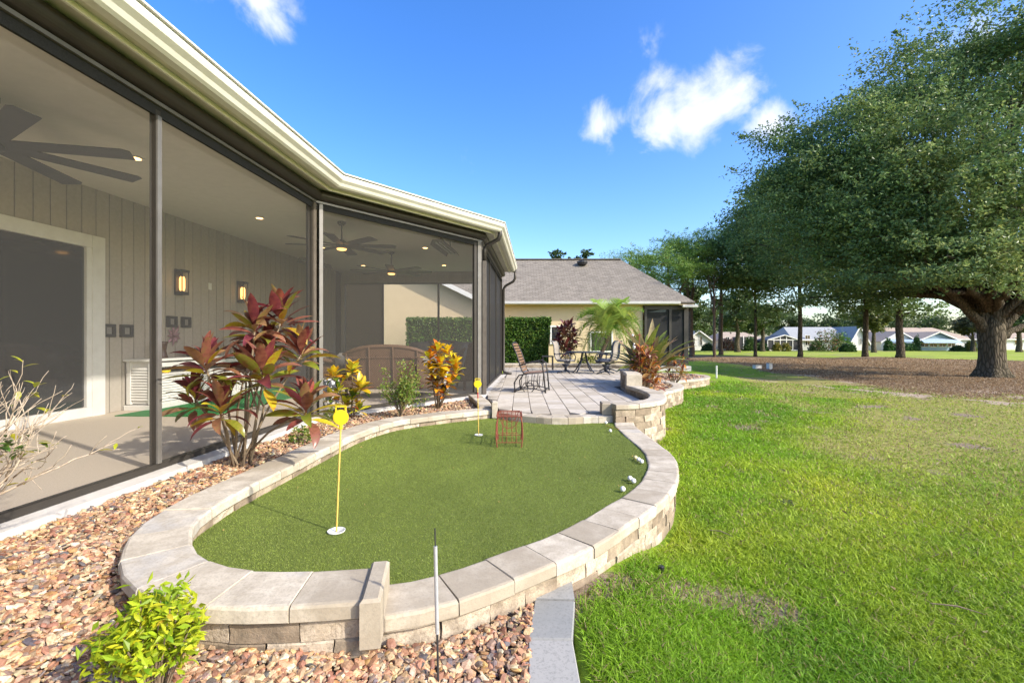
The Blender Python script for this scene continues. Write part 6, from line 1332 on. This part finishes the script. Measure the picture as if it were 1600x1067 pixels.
# bright nandina in the front gravel
bn = Vector((-1.275, 1.62, -.19)); t_ = thing('nandina_shrub', 'bright yellow-green small-leaved shrub in the front gravel', 'shrub', bn); nl = [leaf_mesh('nandina_leaf', .052, .017, dr_, .35, leafmat('nandina_leaf%d' % i, cs, .35, .4, .12), 5) for i, (dr_, cs) in enumerate(((.3, [(.50, .55, .02), (.62, .62, .03), (.42, .52, .025)]), (.7, [(.34, .46, .02), (.48, .55, .025), (.30, .42, .025)]), (.5, [(.14, .26, .015), (.22, .34, .02), (.12, .22, .02)]), (.4, [(.50, .44, .03), (.55, .36, .05), (.42, .44, .02)])))]
mb = MB(); heads = []
for k in range(42):
    a = random.uniform(0, 6.28); r_ = .15 * random.random() ** .55; z_ = .12 + .29 * math.sqrt(max(0, 1 - (r_ / .17) ** 2)) * random.uniform(.6, 1.03); e = Vector((r_ * math.cos(a), r_ * math.sin(a), z_)); heads.append(e); mb.tube([(e.x * .2, e.y * .2, 0), tuple(e * .6), tuple(e)], [.004, .003, .002], 5)
mb.build('stems', M['stem'], t_)
cnt = 0
for e in heads:
    for k in range(7):
        if cnt >= 295: break
        az = math.atan2(e.y, e.x) + random.gauss(0, 1.25); put_leaf(random.choices(nl, (.4, .32, .18, .1))[0], t_, e + Vector((random.gauss(0, .014), random.gauss(0, .014), random.uniform(-.05, .012))), az, random.uniform(-.5, .75), random.uniform(-.5, .5), random.uniform(.65, 1.0)); cnt += 1
P_ = np.concatenate([np.array(e)[None] * rng.uniform(.6, 1.05, (34, 1)) + rng.normal(0, .024, (34, 3)) for e in heads]); n_ = len(P_); pal = np.array([(.26, .38, .02), (.38, .48, .025), (.50, .54, .03)])
stuff(obj('inner_foliage', leaf_cards('inner_foliage', P_, .046, .018, pal[rng.integers(0, 3, n_)] * rng.uniform(.7, 1.1, (n_, 1)), M['shrub'], -.1), t_))

# ------------------------------------------------------------------ plants on the patio
SPM = {'spear': [leaf_mesh('spear_leaf', 1.25, .21, dr_, .25, leafmat('spear_olive%d' % i, [(.10, .13, .02), (.19, .21, .035), (.30, .26, .08)], .4, .25, .2), 9, petiole=.05) for i, dr_ in enumerate((.15, .4, .75))], 'tan': [leaf_mesh('spear_leaf', 1.2, .18, dr_, .3, leafmat('spear_tan%d' % i, [(.28, .17, .09), (.42, .32, .17), (.22, .21, .05)], .45, .25, .2), 9, petiole=.05) for i, dr_ in enumerate((.2, .6))]}
bp = Vector((3.42, 11.4, -.12)); t_ = thing('spear_leaf_plant', 'big plant of long upright olive spear leaves in the round planter', 'plant', bp)
for k in range(72):
    u_ = k / 72; put_leaf(random.choice(SPM['spear'] if random.random() < .72 else SPM['tan']), t_, Vector((random.gauss(0, .06), random.gauss(0, .06), .35)), k * 2.4 + random.uniform(-.3, .3), R(86 - 58 * u_ + random.uniform(-6, 6)), random.uniform(-.6, .6), random.uniform(.9, 1.3) * (1.0 - .22 * u_))
cane(t_, [(0, 0, 0), (0, 0, .3)], .12, .09)
RB = {k: TIM[k] for k in ('wine', 'bronze', 'orange', 'olive')}; rb = ('bronze', 'orange', 'wine', 'olive')
def ti_bush(label, base, heads, sc, pal, wts, n_=13, group='red-leaved bushes on the patio'):
    t_ = thing('ti_bush', label, 'plant', base, 0, group)
    for e in heads:
        for k in range(n_):
            u_ = (k + .5) / n_; put_leaf(random.choice(TIM[random.choices(pal, wts)[0]]), t_, Vector(e) + Vector((0, 0, .08 * (1 - u_))), k * 2.4 + random.uniform(-.3, .3), R(80 - 90 * u_ + random.uniform(-10, 10)), random.uniform(-.4, .4), sc * random.uniform(.75, 1.15))
        cane(t_, [(e[0] * .2, e[1] * .2, 0), (e[0] * .7, e[1] * .7, e[2] * .5), e], .012, .008)
ti_bush('rusty red bush in the planter in front of the spear-leaved plant', (2.93, 10.1, -.12), [(.26 * math.sin(2.4 * k) * (1.15 - k / 30), .16 * math.cos(2.4 * k), .14 + .78 * k / 21) for k in range(22)], .66, rb, (.3, .42, .18, .10), 13)
ti_bush('small bronze bush at the right behind the round planter', (4.75, 13.4, -.2), [(random.gauss(0, .14), random.gauss(0, .12), .2 + .5 * k / 9) for k in range(10)], .62, rb, (.4, .25, .15, .2), 11)
ti_bush('dense dark red bush against the beige wall beside the palm', (2.25, 18.6, .05), [(.36 * math.sin(2.4 * k) * math.sin(math.pi * (.12 + .85 * k / 20)), .22 * math.cos(2.4 * k), .45 + 1.15 * k / 20) for k in range(20)], 1.0, ('wine', 'bronze', 'pink'), (.6, .25, .15), 15)
bush('low_plant', 'low yellow-green plant behind the patio table', (3.15, 18.6, .05), .55, .3, .42, 500, .11, .04, [(.30, .34, .03), (.22, .28, .03)], 'plant')
bush('low_plant', 'low dark foliage under the spear-leaved plant', (4.2, 14.9, -.2), .6, .5, .5, 500, .14, .05, [(.05, .10, .02), (.09, .13, .03)], 'plant')
# pygmy date palm
bpm = Vector((4.0, 18.35, .05)); t_ = thing('palm_tree', 'feathery green palm with a leaning trunk before the beige wall', 'palm', bpm); crown = Vector((-.05, -.1, 1.55))
MB().tube([(-.5, .1, -.05), (-.42, .05, .4), (-.22, -.02, .95), tuple(crown)], [.09, .085, .08, .10], 10).build('trunk', M['pinebark'], t_, sm=True)
def frond_mesh(L_, droop, mat):
    mb = MB(); p = Vector((0, 0, 0)); a = 0.0; n_ = 22; pts = [p.copy()]; 
    for k in range(n_):
        p = p + Vector((math.cos(a), 0, -math.sin(a))) * L_ / n_; a += droop / n_ * (1 + 1.2 * k / n_); pts.append(p.copy())
    mb.tube(pts[::3] + [pts[-1]], .008, 4)
    for k in range(2, n_ + 1):
        u_ = k / n_; l_ = .42 * (math.sin(math.pi * (.12 + .80 * u_)) ** .7)
        for sg in (-1, 1):
            for h in (0, .5):
                b0 = pts[k - 1].lerp(pts[k], h); d = Vector((.55, sg * .8, .22 + random.gauss(0, .12))).normalized(); e = b0 + d * l_ + Vector((0, 0, -.09 * l_ / .4)); m_ = b0.lerp(e, .5) + Vector((0, 0, .02)); wv = Vector((.011, 0, 0)); mb.add([b0 - wv, m_ - wv, e, m_ + wv, b0 + wv], [(0, 1, 3, 4), (1, 2, 3)])
    me = mb.mesh('frond', mat); return me
pf = [leafmat('palm_frond%d' % i, cs, .45, .35, .15) for i, cs in enumerate(([(.14, .27, .04), (.22, .37, .05), (.30, .42, .08)], [(.27, .36, .06), (.36, .44, .09), (.22, .34, .05)]))]
FM = [frond_mesh(1.25, dr_, pf[i % 2]) for i, dr_ in enumerate((1.0, 1.5, 1.2, 1.9))]
for k in range(48):
    u_ = k / 48; put_leaf(random.choice(FM), t_, crown + Vector((0, 0, .1 * (1 - u_))), k * 2.4, R(80 - 95 * u_ + random.uniform(-6, 6)), random.uniform(-.3, .3), random.uniform(1.0, 1.4), 'frond')
# garden stake with two glass balls in the planter
t_ = thing('garden_stake', 'thin rusty garden stake with pale balls among the red bush', 'garden stake', (2.78, 9.95, -.12)); MB().tube([(0, 0, 0), (0, 0, 1.36)], .008, 6).build('rod', M['rust'], t_); MB().tube([(-.13, 0, 1.30), (0, 0, 1.33), (.05, 0, 1.31)], .005, 6).build('arm', M['rust'], t_)
MB().lathe([(.005, -.03), (.03, 0), (.005, .03)], (-.14, 0, 1.32), 10).build('ball', M['cupwhite'], t_, sm=True); MB().lathe([(.01, -.07), (.035, -.01), (.02, .05), (.005, .07)], (-.11, 0, 1.08), 10).build('ball', M['cupwhite'], t_, sm=True)
